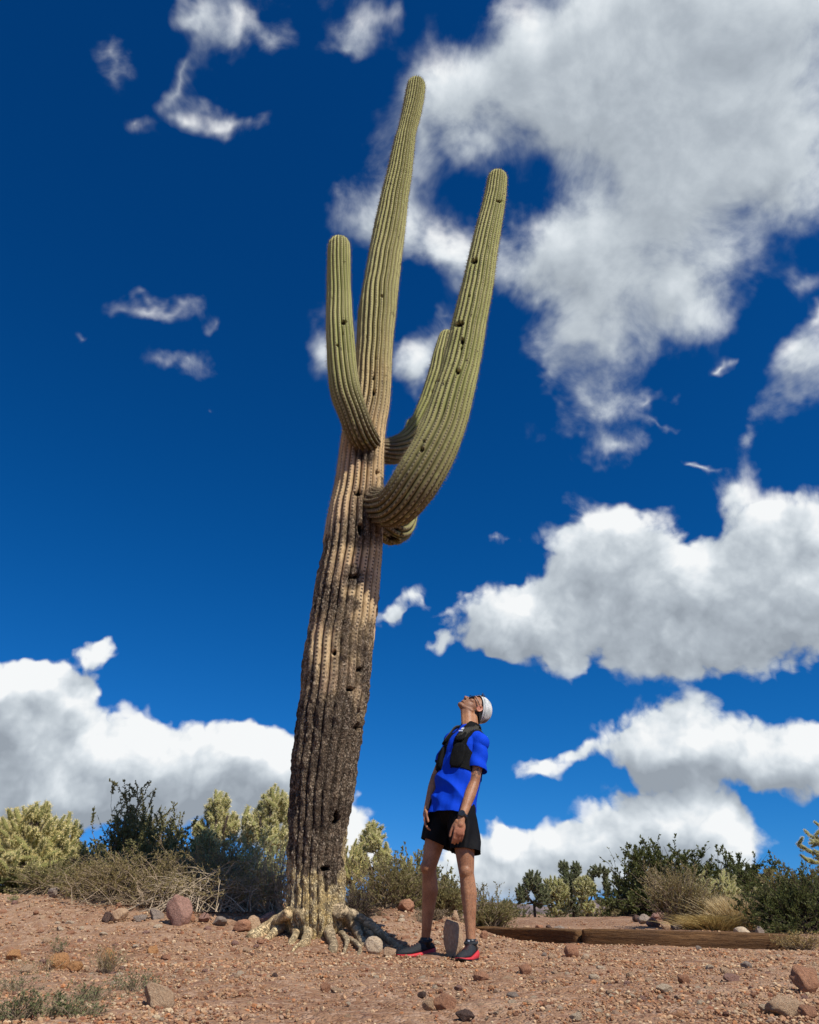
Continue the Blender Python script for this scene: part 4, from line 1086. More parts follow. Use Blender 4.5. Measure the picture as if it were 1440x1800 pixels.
# rim band
th = np.linspace(0, 2 * math.pi, 41)[:-1]; rows = []
for z_, k_ in ((-.016, 1.0), (-.016, 1.02), (-.003, 1.025), (-.003, 1.0)): rows.append(np.column_stack((np.cos(th) * .1035 * k_, np.sin(th) * .0857 * k_, np.full(40, z_))) @ CM.T + cC)
Vs = np.stack(rows, 1).reshape(-1, 3); Qs = [(i * 4 + j, i * 4 + (j + 1) % 4, ((i + 1) % 40) * 4 + (j + 1) % 4, ((i + 1) % 40) * 4 + j) for i in range(40) for j in range(4)]
link('sweatband', new_mesh('sweatband', Vs - man_o, [np.array(Qs)], [M_CAP], True, attrs={'badge': np.zeros(len(Vs))}), cap_o)
# visor pointing back and down
rows = []
for r_, dz in ((0, 0), (.034, -.004), (.066, -.016), (.070, -.020), (.066, -.021), (.034, -.010), (0, -.006)):
    t = np.linspace(-1.12, 1.12, 17); w = np.cos(t / 1.12 * math.pi / 2) ** .45
    rows.append(np.column_stack((-np.cos(t) * .100 - r_ * w * np.cos(t * .5), np.sin(t) * .0835 + np.sin(t) * r_ * w * .35, -.013 + dz - .012 * (t ** 2) * r_ / .06 * 1)) @ CM.T + cC)
Vs = np.stack(rows, 1).reshape(-1, 3); k7 = 7; Qs = [(i * k7 + j, i * k7 + (j + 1) % k7, (i + 1) * k7 + (j + 1) % k7, (i + 1) * k7 + j) for i in range(16) for j in range(k7)]
link('visor', new_mesh('visor', Vs - man_o, [np.array(Qs)], [M_DARKCAP], True), cap_o)
m_, B, b = mat('dark_hair'); mpn = B.noise(obj_co(B), 120, 3, .7); B.put(b.inputs['Base Color'], B.mix(mpn, (.018, .010, .007), (.050, .030, .020))); b.inputs['Roughness'].default_value = .6
bump(B, b, mpn, .8, .006); M_HAIR = m_
hp_ = [ell(H(-.022, .042, 0), (.096, .078, .090), HM), ell(H(-.045, -.020, 0), (.062, .066, .060), HM)]
V, N, Q = remeshed('hair', hp_, .005, 3)
q = V - HC; f_, u_, l_ = q @ hF, q @ hU, q @ hL
keep = ((f_ < -.004 + np.clip(u_ - .02, 0, 1) * 1.0) & (u_ > -.072)) | (u_ > .090)
keep &= ~((np.abs(l_) > .058) & (u_ < .03) & (f_ > -.024))
V2, N2, Q2 = keep_faces(V, N, Q, keep); V2 = V2 + N2 * ((fbm(V2 * 60, 3, 8) - .3) * .010)[:, None]
hair = link('hair', new_mesh('hair', V2 - man_o, [Q2], [M_HAIR], True), man); solid(hair, .004)
A = Acc(); rs = np.random.RandomState(4)
for k in range(90):   # the tuft that sticks out above the forehead
    l = rs.uniform(-.055, .055); p0 = H(.058 + rs.uniform(-.02, .012), .088 + rs.uniform(-.012, .012), l)
    d = nz(hF * (.6 + rs.normal() * .2) + hU * (1.0 + rs.normal() * .3) + hL * rs.normal() * .3); ln = rs.uniform(.014, .028)
    bend = nz(hF * rs.normal() + hU * rs.normal()) * .010
    V_, Q_, T_ = tube([p0, p0 + d * ln * .5 + bend, p0 + d * ln + bend * .5], [.0022, .0016, .0004], 4); A.add(V_, T_, Q_)
link('hair_tuft', A.mesh('hair_tuft', [M_HAIR], True, man_o), hair, kind='stuff')
m_, B, b = mat('dark_lens'); b.inputs['Base Color'].default_value = (.012, .010, .008, 1); b.inputs['Roughness'].default_value = .08; b.inputs['Specular IOR Level'].default_value = .8; M_LENS = m_
gl = None
for sd in (1, -1):
    V_, Q_, T_ = tube([H(.083, .022, .060 * sd), H(.040, .016, .079 * sd), H(-.012, .008, .084 * sd)], [.0030, .0028, .0026], 6); arms_g = (arms_g if sd < 0 else []) + [(V_, T_, Q_)]
A = Acc(); V_, Q_, T_ = tube([H(.104, .022, -.014), H(.108, .026, 0), H(.104, .022, .014)], [.0025] * 3, 6); A.add(V_, T_, Q_)
gl = link('sunglasses', A.mesh('sunglasses', [M_BLK], True, man_o), man)
for V_, T_, Q_ in arms_g: link('temple', new_mesh('temple', V_ - man_o, [T_, Q_], [M_BLK], True), gl)
for sd in (1, -1):
    c_ = H(.092, .014, .034 * sd); nrm_ = nz(hF + hL * sd * .25); s_ = nz(np.cross(hU, nrm_)); u2 = np.cross(nrm_, s_)
    Vl = ICO2[0].copy(); Vl = np.sign(Vl) * np.abs(Vl) ** .8; Vl = Vl * (.028, .0035, .021) @ np.column_stack((s_, nrm_, u2)).T + c_
    link('lens', new_mesh('lens', Vl - man_o, [ICO2[1]], [M_LENS], True), gl)

# ---- shoes and socks
M_SHOE = fabric('charcoal_knit', (.035, .037, .040), (.016, .017, .019), .75, 220, 0, .25, .004)
m_, B, b = mat('red_foam'); B.put(b.inputs['Base Color'], B.mix(B.noise(obj_co(B), 20, 3, .6), (.62, .035, .04), (.50, .025, .035))); b.inputs['Roughness'].default_value = .6; M_RED = m_
M_DKRED = simple_mat('maroon_lace', (.10, .03, .035), .8, .3, 60)
def shoe(an, toe, label):
    gz = hz(an[0], an[1]); side = nz(np.cross((0, 0, 1.0), toe)); L = .285
    O = np.array([an[0], an[1], an[2] - .104]) - toe * .070
    t = np.linspace(0, 1, 30)
    wid = .5 * np.interp(t, [0, .04, .12, .3, .5, .7, .85, .95, 1], [.030, .055, .070, .070, .078, .098, .088, .055, .012])
    cen = .010 * np.sin(t * math.pi)
    top = np.interp(t, [0, .05, .18, .32, .42, .55, .72, .88, .96, 1], [.050, .085, .094, .098, .090, .074, .058, .050, .038, .022])
    bot = np.interp(t, [0, .06, .2, .7, .9, 1], [.022, .010, .006, .004, .010, .020])
    smid = np.interp(t, [0, .1, .3, .5, .7, .9, 1], [.060, .056, .042, .031, .024, .022, .024])
    def loft(lo, hi, wsc, n=18, p=.75, bulge=0):
        rows = []
        for i in range(len(t)):
            a = np.arange(n) / n * 2 * math.pi
            y = np.sign(np.cos(a)) * np.abs(np.cos(a)) ** p * wid[i] * wsc; z = (lo[i] + hi[i]) / 2 + np.sign(np.sin(a)) * np.abs(np.sin(a)) ** p * (hi[i] - lo[i]) / 2
            taper = 1 - bulge * np.clip((z - lo[i]) / max(hi[i] - lo[i], 1e-4), 0, 1) ** 1.5
            rows.append(O + toe * (t[i] * L) + side[None] * (y * taper + cen[i])[:, None] + np.array([0, 0, 1.0])[None] * z[:, None])
        Vv = np.concatenate(rows); i = np.arange(len(t) - 1)[:, None] * n; j = np.arange(n)[None]; j2 = (j + 1) % n
        Qq = np.stack((i + j, i + j2, i + n + j2, i + n + j), -1).reshape(-1, 4)
        Vv = np.vstack((Vv, rows[0].mean(0), rows[-1].mean(0))); c0 = len(t) * n
        Tt = [(c0, (q + 1) % n, q) for q in range(n)] + [(c0 + 1, (len(t) - 1) * n + q, (len(t) - 1) * n + (q + 1) % n) for q in range(n)]
        return Vv, Qq, np.array(Tt)
    Vv, Qq, Tt = loft(smid - .008, top, 1.0, p=.9, bulge=.45)
    Vv = Vv + (np.abs(fbm(Vv * np.array([60, 60, 20]), 2, 3) - .5) * .006)[:, None] * np.array([0, 0, 1.0])
    up = link('shoe', new_mesh('shoe', Vv - man_o, [Qq, Tt], [M_SHOE], True), man, label=label)
    Vv, Qq, Tt = loft(bot, smid, 1.10, p=.5); link('sole', new_mesh('sole', Vv - man_o, [Qq, Tt], [M_RED], True), up)
    Vv, Qq, Tt = loft(bot - .006, bot + .005, 1.06, p=.5); link('outsole', new_mesh('outsole', Vv - man_o, [Qq, Tt], [M_BLK], True), up)
    for k in range(5):
        tt_ = .40 + .065 * k; z_ = np.interp(tt_, t, top); w_ = np.interp(tt_, t, wid) * .45
        c_ = O + toe * tt_ * L; a1 = [c_ + side * (w_ * s_ + .004) + np.array([0, 0, z_ - .007 * s_ * s_ + .002]) for s_ in (-1, -.5, 0, .5, 1)]
        Vv, Qq, Tt = tube(a1, .0025, 6); link('lace', new_mesh('lace', Vv - man_o, [Qq, Tt], [M_DKRED], True), up)
    # padded collar and sock
    c_ = O + toe * .070 + np.array([0, 0, .088]); ring = [c_ + toe * (.040 * math.cos(a)) + side * (.036 * math.sin(a)) + np.array([0, 0, .008 - .006 * math.cos(a)]) for a in np.linspace(0, 2 * math.pi, 17)]
    Vv, Qq, Tt = tube(ring, .010, 8, cap=False); link('collar', new_mesh('collar', Vv - man_o, [Qq], [M_SHOE], True), up)
    Vv, Qq, Tt = tube([c_ + np.array([0, 0, -.03]), c_ + np.array([0, 0, .018]), c_ + np.array([0, 0, .030])], [.040, .036, .034], 20); link('sock', new_mesh('sock', Vv - man_o, [Qq, Tt], [M_BLK], True), up)
    return up, O, side, c_
s1, *_ = shoe(ankR, toeR, None); s2, O_, side_, c_ = shoe(ankL, toeL, None)
small_box('sock_logo', c_ + toeL * .037 + np.array([0, 0, .020]), .014, .002, .010, (side_, toeL, np.array([0, 0, 1.0])), M_PALE, s2)

# ------------------------------------------------------------------ vegetation
def leaf_mat(name, c1, c2, trans=.25, rough=.6):
    m, B, b = mat(name)
    g = B.n('ShaderNodeNewGeometry'); f = g.outputs['Random Per Island']
    n1 = B.noise(geo_co(B), 7, 3, .6)
    c = B.mix(f, c1, c2); c = B.mix(B.m('MULTIPLY', B.sm(n1, .4, .65), .4), c, B.mix(.5, c, (.10, .08, .035)))
    B.put(b.inputs['Base Color'], c); b.inputs['Roughness'].default_value = rough; b.inputs['Specular IOR Level'].default_value = .25
    if trans:
        t = B.n('ShaderNodeBsdfTranslucent'); B.put(t.inputs[0], c); mx = B.n('ShaderNodeMixShader'); mx.inputs[0].default_value = trans
        nt = m.node_tree; nt.links.new(b.outputs[0], mx.inputs[1]); nt.links.new(t.outputs[0], mx.inputs[2])
        out = [n for n in nt.nodes if n.type == 'OUTPUT_MATERIAL'][0]; nt.links.new(mx.outputs[0], out.inputs[0])
    return m
L_JOJ = leaf_mat('leaf_jojoba', (0.190, 0.186, 0.067), (0.337, 0.311, 0.132), .42)
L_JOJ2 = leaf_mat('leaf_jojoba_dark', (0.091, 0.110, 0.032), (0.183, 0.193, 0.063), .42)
L_SAGE = leaf_mat('leaf_sage', (0.232, 0.212, 0.079), (0.379, 0.325, 0.132), .42)
L_PALE = leaf_mat('leaf_pale', (0.345, 0.356, 0.138), (0.529, 0.517, 0.253))
L_BUR = leaf_mat('leaf_bursage', (0.249, 0.204, 0.076), (0.405, 0.318, 0.136), .42)
L_DRY = leaf_mat('leaf_dry', (.205, .150, .085), (.30, .235, .145), .15)
L_GRASS = leaf_mat('dry_grass', (.62, .47, .24), (.80, .65, .38), .3)
L_GOLD = leaf_mat('golden_grass', (.40, .28, .09), (.52, .39, .16), .3)
L_WEED = leaf_mat('leaf_weed', (.15, .17, .070), (.26, .26, .12), .3)
W_GREY = simple_mat('twig_grey', (.25, .185, .12), .9, .35, 25, 0, .1, use='geo')
W_PALE = simple_mat('twig_pale', (.40, .315, .215), .9, .3, 25, 0, .1, use='geo')
W_DARK = simple_mat('twig_dark', (.075, .055, .042), .9, .35, 25, 0, .1, use='geo')

def twig_bundle(A, paths, r0, r1):
    """three-sided thin tubes, many at once; paths (n,k,3)"""
    n, k, _ = paths.shape
    tg = np.gradient(paths, axis=1); tg /= np.linalg.norm(tg, axis=2)[:, :, None] + 1e-9
    a = np.cross(tg, np.array([.31, .77, .55])); a /= np.linalg.norm(a, axis=2)[:, :, None] + 1e-9; b_ = np.cross(tg, a)
    r = (np.linspace(1, 0, k)[None, :, None] * (np.broadcast_to(r0, (n,))[:, None, None] - np.broadcast_to(r1, (n,))[:, None, None]) + np.broadcast_to(r1, (n,))[:, None, None])
    V = np.stack([paths + r * (math.cos(t) * a + math.sin(t) * b_) for t in (0, 2.094, 4.189)], axis=2)
    base = (np.arange(n) * k * 3)[:, None, None] + (np.arange(k - 1) * 3)[None, :, None] + np.arange(3)[None, None, :]
    nxt = (np.arange(n) * k * 3)[:, None, None] + (np.arange(k - 1) * 3)[None, :, None] + ((np.arange(3) + 1) % 3)[None, None, :]
    Q = np.stack((base, nxt, nxt + 3, base + 3), -1).reshape(-1, 4)
    A.add(V.reshape(-1, 3), None, Q)
def leaves(A, pos, dirs, size, rs, w=.42, droop=0):
    n = len(pos)
    d = dirs + rs.normal(size=(n, 3)) * .65; d[:, 2] += .15 - droop; d /= np.linalg.norm(d, axis=1)[:, None]
    s = np.cross(d, rs.normal(size=(n, 3))); s /= np.linalg.norm(s, axis=1)[:, None]
    sz = (size * (.6 + .8 * rs.rand(n)))[:, None]; nn = np.cross(d, s)
    V = np.stack((pos, pos + d * sz * .5 + s * sz * w * .5 + nn * sz * .08, pos + d * sz, pos + d * sz * .5 - s * sz * w * .5 + nn * sz * .08), 1).reshape(-1, 3)
    A.add(V, None, np.arange(4 * n).reshape(n, 4))
def shrub(name, label, cat, px, pyb, pyt, wpx, Y, leaf, lsize, nleaf, wood, ntw=160, seed=1, form='round', group=None, twig_r=.006, lw=.52, arch=0.0, clump=.5, base=None, bare=.0, depth=.8):
    """px centre, pyb foot, pyt top, wpx width in the photograph at distance Y"""
    rs = np.random.RandomState(seed * 31 + 7)
    X = P(px, pyb, Y).x; g = hz(X, Y); top = P(px, pyt, Y).z; Hh = max(top - g, .08); Wd = wpx / ppm((X, Y, g + Hh / 2)) / 2 * 1.16
    o = empty(name, (X, Y, g), label, cat, group)
    # clump centres in the crown, then twigs to points round them
    nc = 40
    th = rs.rand(nc) * 2 * math.pi; rr = np.sqrt(rs.rand(nc)) * 1.0
    if form == 'round': hh = .12 + .84 * np.sqrt(np.clip(1 - rr ** 2, 0, 1)) * rs.rand(nc) ** .55
    elif form == 'upright': hh = .45 + .5 * rs.rand(nc) * (1 - .4 * rr)
    else: hh = .15 + .75 * rs.rand(nc) * np.sqrt(np.clip(1 - rr ** 2, 0, 1))
    C = np.column_stack((np.cos(th) * rr * Wd, np.sin(th) * rr * Wd * depth, hh * Hh))
    k = rs.randint(0, nc, ntw)
    tip = C[k] + rs.normal(size=(ntw, 3)) * np.array([Wd, Wd * depth, Hh]) * .13 * clump * 2
    tip[:, 2] = np.clip(tip[:, 2], .03 * Hh, Hh * 1.0)
    bs = rs.normal(size=(ntw, 3)) * np.array([Wd, Wd * depth, 0]) * (.20 if base is None else base); bs[:, 2] = -.02
    t = np.linspace(0, 1, 7)[None, :, None]
    mid = (bs + tip) / 2 + rs.normal(size=(ntw, 3)) * Wd * .10
    mid[:, 2] += Hh * (.08 + arch); mid[:, :2] *= (1.0 if form == 'upright' else .85)
    paths = (1 - t) ** 2 * bs[:, None] + 2 * t * (1 - t) * mid[:, None] + t ** 2 * tip[:, None]
    paths = paths + (rs.normal(size=paths.shape) * .012 * (t > 0) * (t < 1)) * min(1, Hh)
    A = Acc(); twig_bundle(A, paths, twig_r * (.6 + .8 * rs.rand(ntw)), twig_r * .22)
    # side twigs
    ns = ntw * 3; a = rs.randint(0, ntw, ns); q = rs.uniform(.35, .98, ns); iq = np.minimum((q * 6).astype(int), 5); fr = q * 6 - iq
    p0 = paths[a, iq] * (1 - fr)[:, None] + paths[a, iq + 1] * fr[:, None]
    dr = paths[a, iq + 1] - paths[a, iq]; dr /= np.linalg.norm(dr, axis=1)[:, None] + 1e-9
    sd = dr + rs.normal(size=(ns, 3)) * .6; sd[:, 2] += .25 * (1 if form != 'mess' else -.1); sd /= np.linalg.norm(sd, axis=1)[:, None]
    ln = (Hh * rs.uniform(.08, .26, ns))[:, None]
    t4 = np.linspace(0, 1, 4)[None, :, None]
    sp_ = p0[:, None] + sd[:, None] * ln[:, None] * t4 + (rs.normal(size=(ns, 1, 3)) * .12 * ln[:, None]) * t4 ** 2
    sp_[:, :, 2] = np.minimum(sp_[:, :, 2], Hh * 1.06); sp_[:, :, 2] = np.maximum(sp_[:, :, 2], .01)
    twig_bundle(A, sp_, twig_r * .35, twig_r * .12)
    link('branches', A.mesh('branches', [wood], False), o, kind='stuff')
    if nleaf:
        A = Acc(); allp = sp_; m_ = rs.randint(0, ns, nleaf)
        if bare: m_ = m_[p0[m_][:, 2] > bare * Hh * rs.rand(len(m_))]
        n_ = len(m_); u = rs.rand(n_); ii = np.minimum((u * 3).astype(int), 2); fr = (u * 3 - ii)[:, None]
        lp = allp[m_, ii] * (1 - fr) + allp[m_, ii + 1] * fr
        leaves(A, lp, sd[m_], lsize, rs, lw)
        link('foliage', A.mesh('foliage', [leaf], False), o, kind='stuff')
    return o
def grass_tuft(name, label, cat, px, pyb, pyt, wpx, Y, m, n, seed, lean=(0, 0), group=None, bw=.0035):
    rs = np.random.RandomState(seed)
    X = P(px, pyb, Y).x; g = hz(X, Y); Hh = max(P(px, pyt, Y).z - g, .05); Wd = wpx / ppm((X, Y, g)) / 2
    o = empty(name, (X, Y, g), label, cat, group)
    b0 = rs.normal(size=(n, 3)) * np.array([Wd * .30, Wd * .22, 0]); out = b0 / (Wd * .3 + 1e-6) * .55 + rs.normal(size=(n, 3)) * .5; out[:, 2] = 0
    tip = b0 + out * Wd * .62 + np.array([lean[0], lean[1], 0]) * Hh; tip[:, 2] = Hh * rs.uniform(.45, 1.0, n)
    mid = b0 * .7 + tip * .3; mid[:, 2] = tip[:, 2] * .75
    t = np.linspace(0, 1, 5)[None, :, None]; pth = (1 - t) ** 2 * b0[:, None] + 2 * t * (1 - t) * mid[:, None] + t ** 2 * tip[:, None]
    wd = np.cross(pth[:, 4] - pth[:, 0], rs.normal(size=(n, 3))); wd /= np.linalg.norm(wd, axis=1)[:, None]
    w = (bw * np.array([1, .9, .7, .45, .08]))[None, :, None]
    V = np.stack((pth - wd[:, None] * w, pth + wd[:, None] * w), 2).reshape(-1, 3)
    i = (np.arange(n) * 10)[:, None] + (np.arange(4) * 2)[None]; Q = np.stack((i, i + 1, i + 3, i + 2), -1).reshape(-1, 4)
    A = Acc(); A.add(V, None, Q); link('blades', A.mesh('blades', [m], False), o, kind='stuff')
    return o

# ---- chollas
def spine_mat(name, c1, c2):
    m, B, b = mat(name); g = B.n('ShaderNodeNewGeometry'); B.put(b.inputs['Base Color'], B.mix(g.outputs['Random Per Island'], c1, c2)); b.inputs['Roughness'].default_value = .5
    t = B.n('ShaderNodeBsdfTranslucent'); t.inputs[0].default_value = (*c1, 1); mx = B.n('ShaderNodeMixShader'); mx.inputs[0].default_value = .35
    nt = m.node_tree; nt.links.new(b.outputs[0], mx.inputs[1]); nt.links.new(t.outputs[0], mx.inputs[2]); out = [n for n in nt.nodes if n.type == 'OUTPUT_MATERIAL'][0]; nt.links.new(mx.outputs[0], out.inputs[0])
    return m
SP_YEL = spine_mat('cholla_spine_straw', (.98, .86, .44), (.76, .64, .28))
SP_PALE = spine_mat('cholla_spine_pale', (.94, .86, .50), (.70, .62, .32))
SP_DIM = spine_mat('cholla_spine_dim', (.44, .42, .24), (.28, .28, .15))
C_GREEN = simple_mat('cholla_skin', (.22, .215, .075), .8, .3, 30, 0, .1)
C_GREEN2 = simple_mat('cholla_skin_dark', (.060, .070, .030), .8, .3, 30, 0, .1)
C_BARK = simple_mat('cholla_bark', (.055, .040, .030), .9, .4, 20, .01, .1)
def joint_mesh(name, nsp, mc, ms, seed, sl=.20):
    """a fuzzy cholla joint, one unit long along z and about a quarter unit thick"""
    rs = np.random.RandomState(seed); V, Fc = ICO1
    V = V.copy(); V = V * (.135, .135, .5) + (0, 0, .5); V[:, :2] *= (1.0 + .18 * np.cos(V[:, 2:3] * 22))
    z = rs.rand(nsp) * .98 + .02; th = rs.rand(nsp) * 2 * math.pi; r = .135 * np.sqrt(np.clip(1 - ((z - .5) / .5) ** 2, .02, 1)) ** .7
    nn = np.column_stack((np.cos(th), np.sin(th), (z - .35) * .9)); nn += rs.normal(size=nn.shape) * .35; nn /= np.linalg.norm(nn, axis=1)[:, None]
    b0 = np.column_stack((np.cos(th) * r, np.sin(th) * r, z)); w = np.cross(nn, rs.normal(size=nn.shape)); w /= np.linalg.norm(w, axis=1)[:, None]
    L = sl * (.55 + .6 * rs.rand(nsp))[:, None]
    S = np.stack((b0 - w * .011, b0 + w * .011, b0 + nn * L), 1).reshape(-1, 3)
    T = np.arange(3 * nsp).reshape(-1, 3) + len(V)
    Vv = np.vstack((V, S)); Ff = np.vstack((Fc, T)); mi = np.concatenate((np.zeros(len(Fc)), np.ones(nsp)))
    return new_mesh(name, Vv, [Ff], [mc, ms], False, midx=mi), Vv, Ff, mi
JN = {}
for nm, mc, ms in (('yel', C_GREEN, SP_YEL), ('pale', C_GREEN, SP_PALE), ('dim', C_GREEN2, SP_DIM)):
    JN[nm] = [joint_mesh('joint', 240, mc, ms, 3 + k, .150) for k in range(3)]
    JN[nm + '_lo'] = [joint_mesh('joint', 70, mc, ms, 13 + k, .20) for k in range(2)]
def cholla(label, px, pyb, pyt, wpx, Y, kind, n, jl, seed, trunk_h=.25, group=None, singly=True, leanx=0.0, arms=6, crown_low=.3, name='cholla', offx=0.0, dome=None):
    rs = np.random.RandomState(seed)
    X = P(px, pyb, Y).x; g = hz(X, Y); Hh = P(px, pyt, Y).z - g; Wd = wpx / ppm((X, Y, g + Hh * .6)) / 2
    o = empty(name, (X, Y, g), label, 'cholla cactus', group)
    hub = np.array([leanx, 0, Hh * trunk_h]); ends = []
    A = Acc(); BR = A
    V_, Q_, T_ = tube([(0, 0, -.05), (hub[0] * .4 + .01, 0, hub[2] * .5), tuple(hub)], [.036, .032, .028], 9); A.add(V_, T_, Q_)
    for k in range(arms):
        a = 2 * math.pi * (k + rs.rand() * .7) / arms; r = rs.uniform(.30, .62)
        e = np.array([math.cos(a) * Wd * r, math.sin(a) * Wd * r * .8, Hh * (crown_low + rs.uniform(.08, .40))])
        m1 = hub * .5 + e * .5 + np.array([math.cos(a), math.sin(a), -.3]) * Wd * .12
        V_, Q_, T_ = tube([tuple(hub), tuple(m1), tuple(e)], [.022, .018, .014], 7); A.add(V_, T_, Q_)
        for j in range(3): ends.append((m1 * (1 - j / 2) + e * (j / 2), nz(e - hub)))
    js = []
    if dome:
        # joints crowd the outside of one or more rounded heads and point outwards and up
        for (hx, hy, hz_, hr, hh_, cnt) in dome:
            c0 = np.array([hx * Wd, hy * Wd, hz_ * Hh]); rd = np.array([hr * Wd, hr * Wd * .9, hh_ * Hh])
            cnt = int(cnt * .54)
            for k in range(cnt):
                g_ = (k + .5) / cnt; ph = k * 2.39996 + rs.rand() * .5; cz_ = 1 - 1.45 * g_; sr = math.sqrt(max(0, 1 - cz_ * cz_))
                sph = np.array([math.cos(ph) * sr, math.sin(ph) * sr, cz_]); q = rs.choice([.55, .72, .86, .97], p=[.06, .14, .35, .45]) * rs.uniform(.88, 1.12)
                L = jl * 1.42 * rs.uniform(.7, 1.25); t = c0 + sph * rd * q
                dd = nz(sph * 1.0 + np.array([0, 0, .50]) + rs.normal(size=3) * .30); e = t - dd * L
                js.append((e, dd, L, t))
                if k % 5 == 0:
                    V_, Q_, T_ = tube([tuple(c0 - np.array([0, 0, rd[2] * .5])), tuple((c0 + e) / 2 - np.array([0, 0, .03])), tuple(e + dd * L * .2)], [.022, .018, .014], 6); BR.add(V_, T_, Q_)
    cen = np.array([leanx, 0, Hh * (.5 + crown_low * .5)]); rad = np.array([Wd, Wd * .85, Hh * (1 - crown_low) * .55])
    tries = 0; fr = [(e, d) for e, d in ends]
    while not dome and len(js) < n and tries < n * 30:
        tries += 1
        e, d = fr[rs.randint(len(fr))]
        dd = nz(d * .9 + rs.normal(size=3) * .70 + np.array([0, 0, .30]) + (e - cen) / (np.linalg.norm(rad)) * .8)
        L = jl * .86 * rs.uniform(.7, 1.2); t = e + dd * L * .92
        q = np.linalg.norm((t - cen) / rad)
        if q > 1.0 or t[2] < .08: continue
        if any(np.linalg.norm(t - j[3]) < jl * .30 for j in js[-500:]): continue
        js.append((e, dd, L, t)); fr.append((t, dd))
        if len(fr) > 60 and rs.rand() < .5: fr.pop(rs.randint(len(fr) // 2))
    link('stem', A.mesh('stem', [C_BARK], True), o)
    lo = [] ; key = kind
    AV, AF, AM = [], [], []; off = 0
    for i, (e, dd, L, t) in enumerate(js):
        rotq = Vector(dd).to_track_quat('Z', 'Y'); rz_ = Quaternion((0, 0, 1), rs.rand() * 6.28)
        if singly and i < 300:
            j = link('joint', JN[key][rs.randint(3)][0], o); j.rotation_mode = 'QUATERNION'; j.rotation_quaternion = rotq @ rz_
            j.location = e; j.scale = (L, L, L)
        else:
            me, Vv, Ff, mi = JN[key + '_lo'][rs.randint(2)]
            M3 = np.array((rotq @ rz_).to_matrix()); AV.append((Vv * L) @ M3.T + e); AF.append(Ff + off); AM.append(mi); off += len(Vv)
    if AV:
        mc, ms = JN[key + '_lo'][0][0].materials[0], JN[key + '_lo'][0][0].materials[1]
        link('joints', new_mesh('joints', np.concatenate(AV), [np.concatenate(AF)], [mc, ms], False, midx=np.concatenate(AM)), o, kind='stuff')
    return o

# ---- left of the saguaro
cholla('big fuzzy straw-yellow cholla at the left edge of the photo', 42, 1576, 1402, 200, 9.2, 'yel', 620, .140, 5, .18, crown_low=.03, arms=9, dome=[(-.08, 0, .50, .80, .47, 230), (.50, -.1, .44, .46, .36, 90), (-.1, -.25, .28, .78, .26, 90), (-.62, 0, .42, .40, .36, 60)])
cholla('tall cholla with a dense pale crown just left of the saguaro trunk', 466, 1585, 1374, 112, 10.6, 'pale', 230, .150, 8, .40, crown_low=.45, arms=7, dome=[(.05, 0, .76, .62, .23, 110), (-.45, -.1, .66, .42, .17, 50), (.62, 0, .70, .38, .20, 55), (.1, -.2, .52, .6, .16, 70), (-.7, 0, .56, .3, .13, 26)])
cholla('tall cholla with a narrower crown, left of the dense pale-crowned one', 366, 1585, 1386, 92, 10.8, 'pale', 170, .145, 9, .40, crown_low=.45, arms=6, dome=[(0, 0, .80, .55, .19, 80), (.55, .1, .66, .40, .15, 40), (-.6, 0, .62, .36, .14, 34), (0, 0, .58, .55, .16, 60)])
cholla('low straw-yellow cholla poking out over the pale leafy bush', 349, 1590, 1455, 64, 9.4, 'yel', 110, .105, 12, .4, crown_low=.4, arms=5, dome=[(0, 0, .66, .95, .34, 110)])
cholla('small pale cholla between the tall leafy bush and the fuzzy yellow cholla', 118, 1575, 1478, 70, 9.6, 'yel', 90, .12, 14, .3, crown_low=.3, arms=5)
shrub('jojoba_bush', 'tall grey-green leafy bush between the yellow cholla and the dry tangle', 'bush', 200, 1585, 1388, 165, 10.2, L_JOJ, .032, 24000, W_GREY, 150, 21, 'round', None, .008, .42, clump=.42)
shrub('jojoba_bush', 'grey-green leafy bush with airy top, right of the tallest leafy bush', 'bush', 285, 1590, 1420, 140, 9.9, L_JOJ, .031, 21000, W_GREY, 140, 22, 'round', None, .007, .42, clump=.42)
shrub('jojoba_bush', 'leafy green bush filling the gap behind the dry tangle', 'bush', 235, 1590, 1468, 260, 9.3, L_JOJ, .030, 20000, W_GREY, 180, 23, 'round', None, .006)
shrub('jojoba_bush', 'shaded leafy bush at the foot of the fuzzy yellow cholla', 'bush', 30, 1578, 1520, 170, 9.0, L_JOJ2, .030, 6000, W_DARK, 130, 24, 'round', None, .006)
shrub('bursage_bush', 'low olive bush in front of the fuzzy yellow cholla', 'bush', 112, 1586, 1498, 170, 8.5, L_SAGE, .019, 18200, W_GREY, 300, 25, 'round', None, .004, base=.4)
shrub('bursage_bush', 'brown twiggy bush filling the gap between the olive bush and the taller dry one', 'bush', 165, 1598, 1520, 130, 8.6, L_BUR, .018, 11200, W_GREY, 260, 45, 'round', None, .004, base=.5)
shrub('bursage_bush', 'grey-olive bush behind the rounded boulder, between the dry bush and the tangle', 'bush', 312, 1612, 1500, 130, 8.4, L_SAGE, .018, 14000, W_GREY, 260, 46, 'round', None, .004, base=.4)
shrub('bursage_bush', 'brownish twiggy bush left of the rounded boulder', 'bush', 226, 1612, 1492, 230, 8.0, L_BUR, .018, 22400, W_GREY, 520, 26, 'round', None, .0040, clump=.6, base=.45)
shrub('dead_bush', 'tangle of bare grey twigs arching down above the rounded boulder', 'bush', 385, 1618, 1502, 250, 7.7, L_BUR, .017, 12000, W_PALE, 380, 27, 'mess', None, .0040, arch=.22, base=.42)
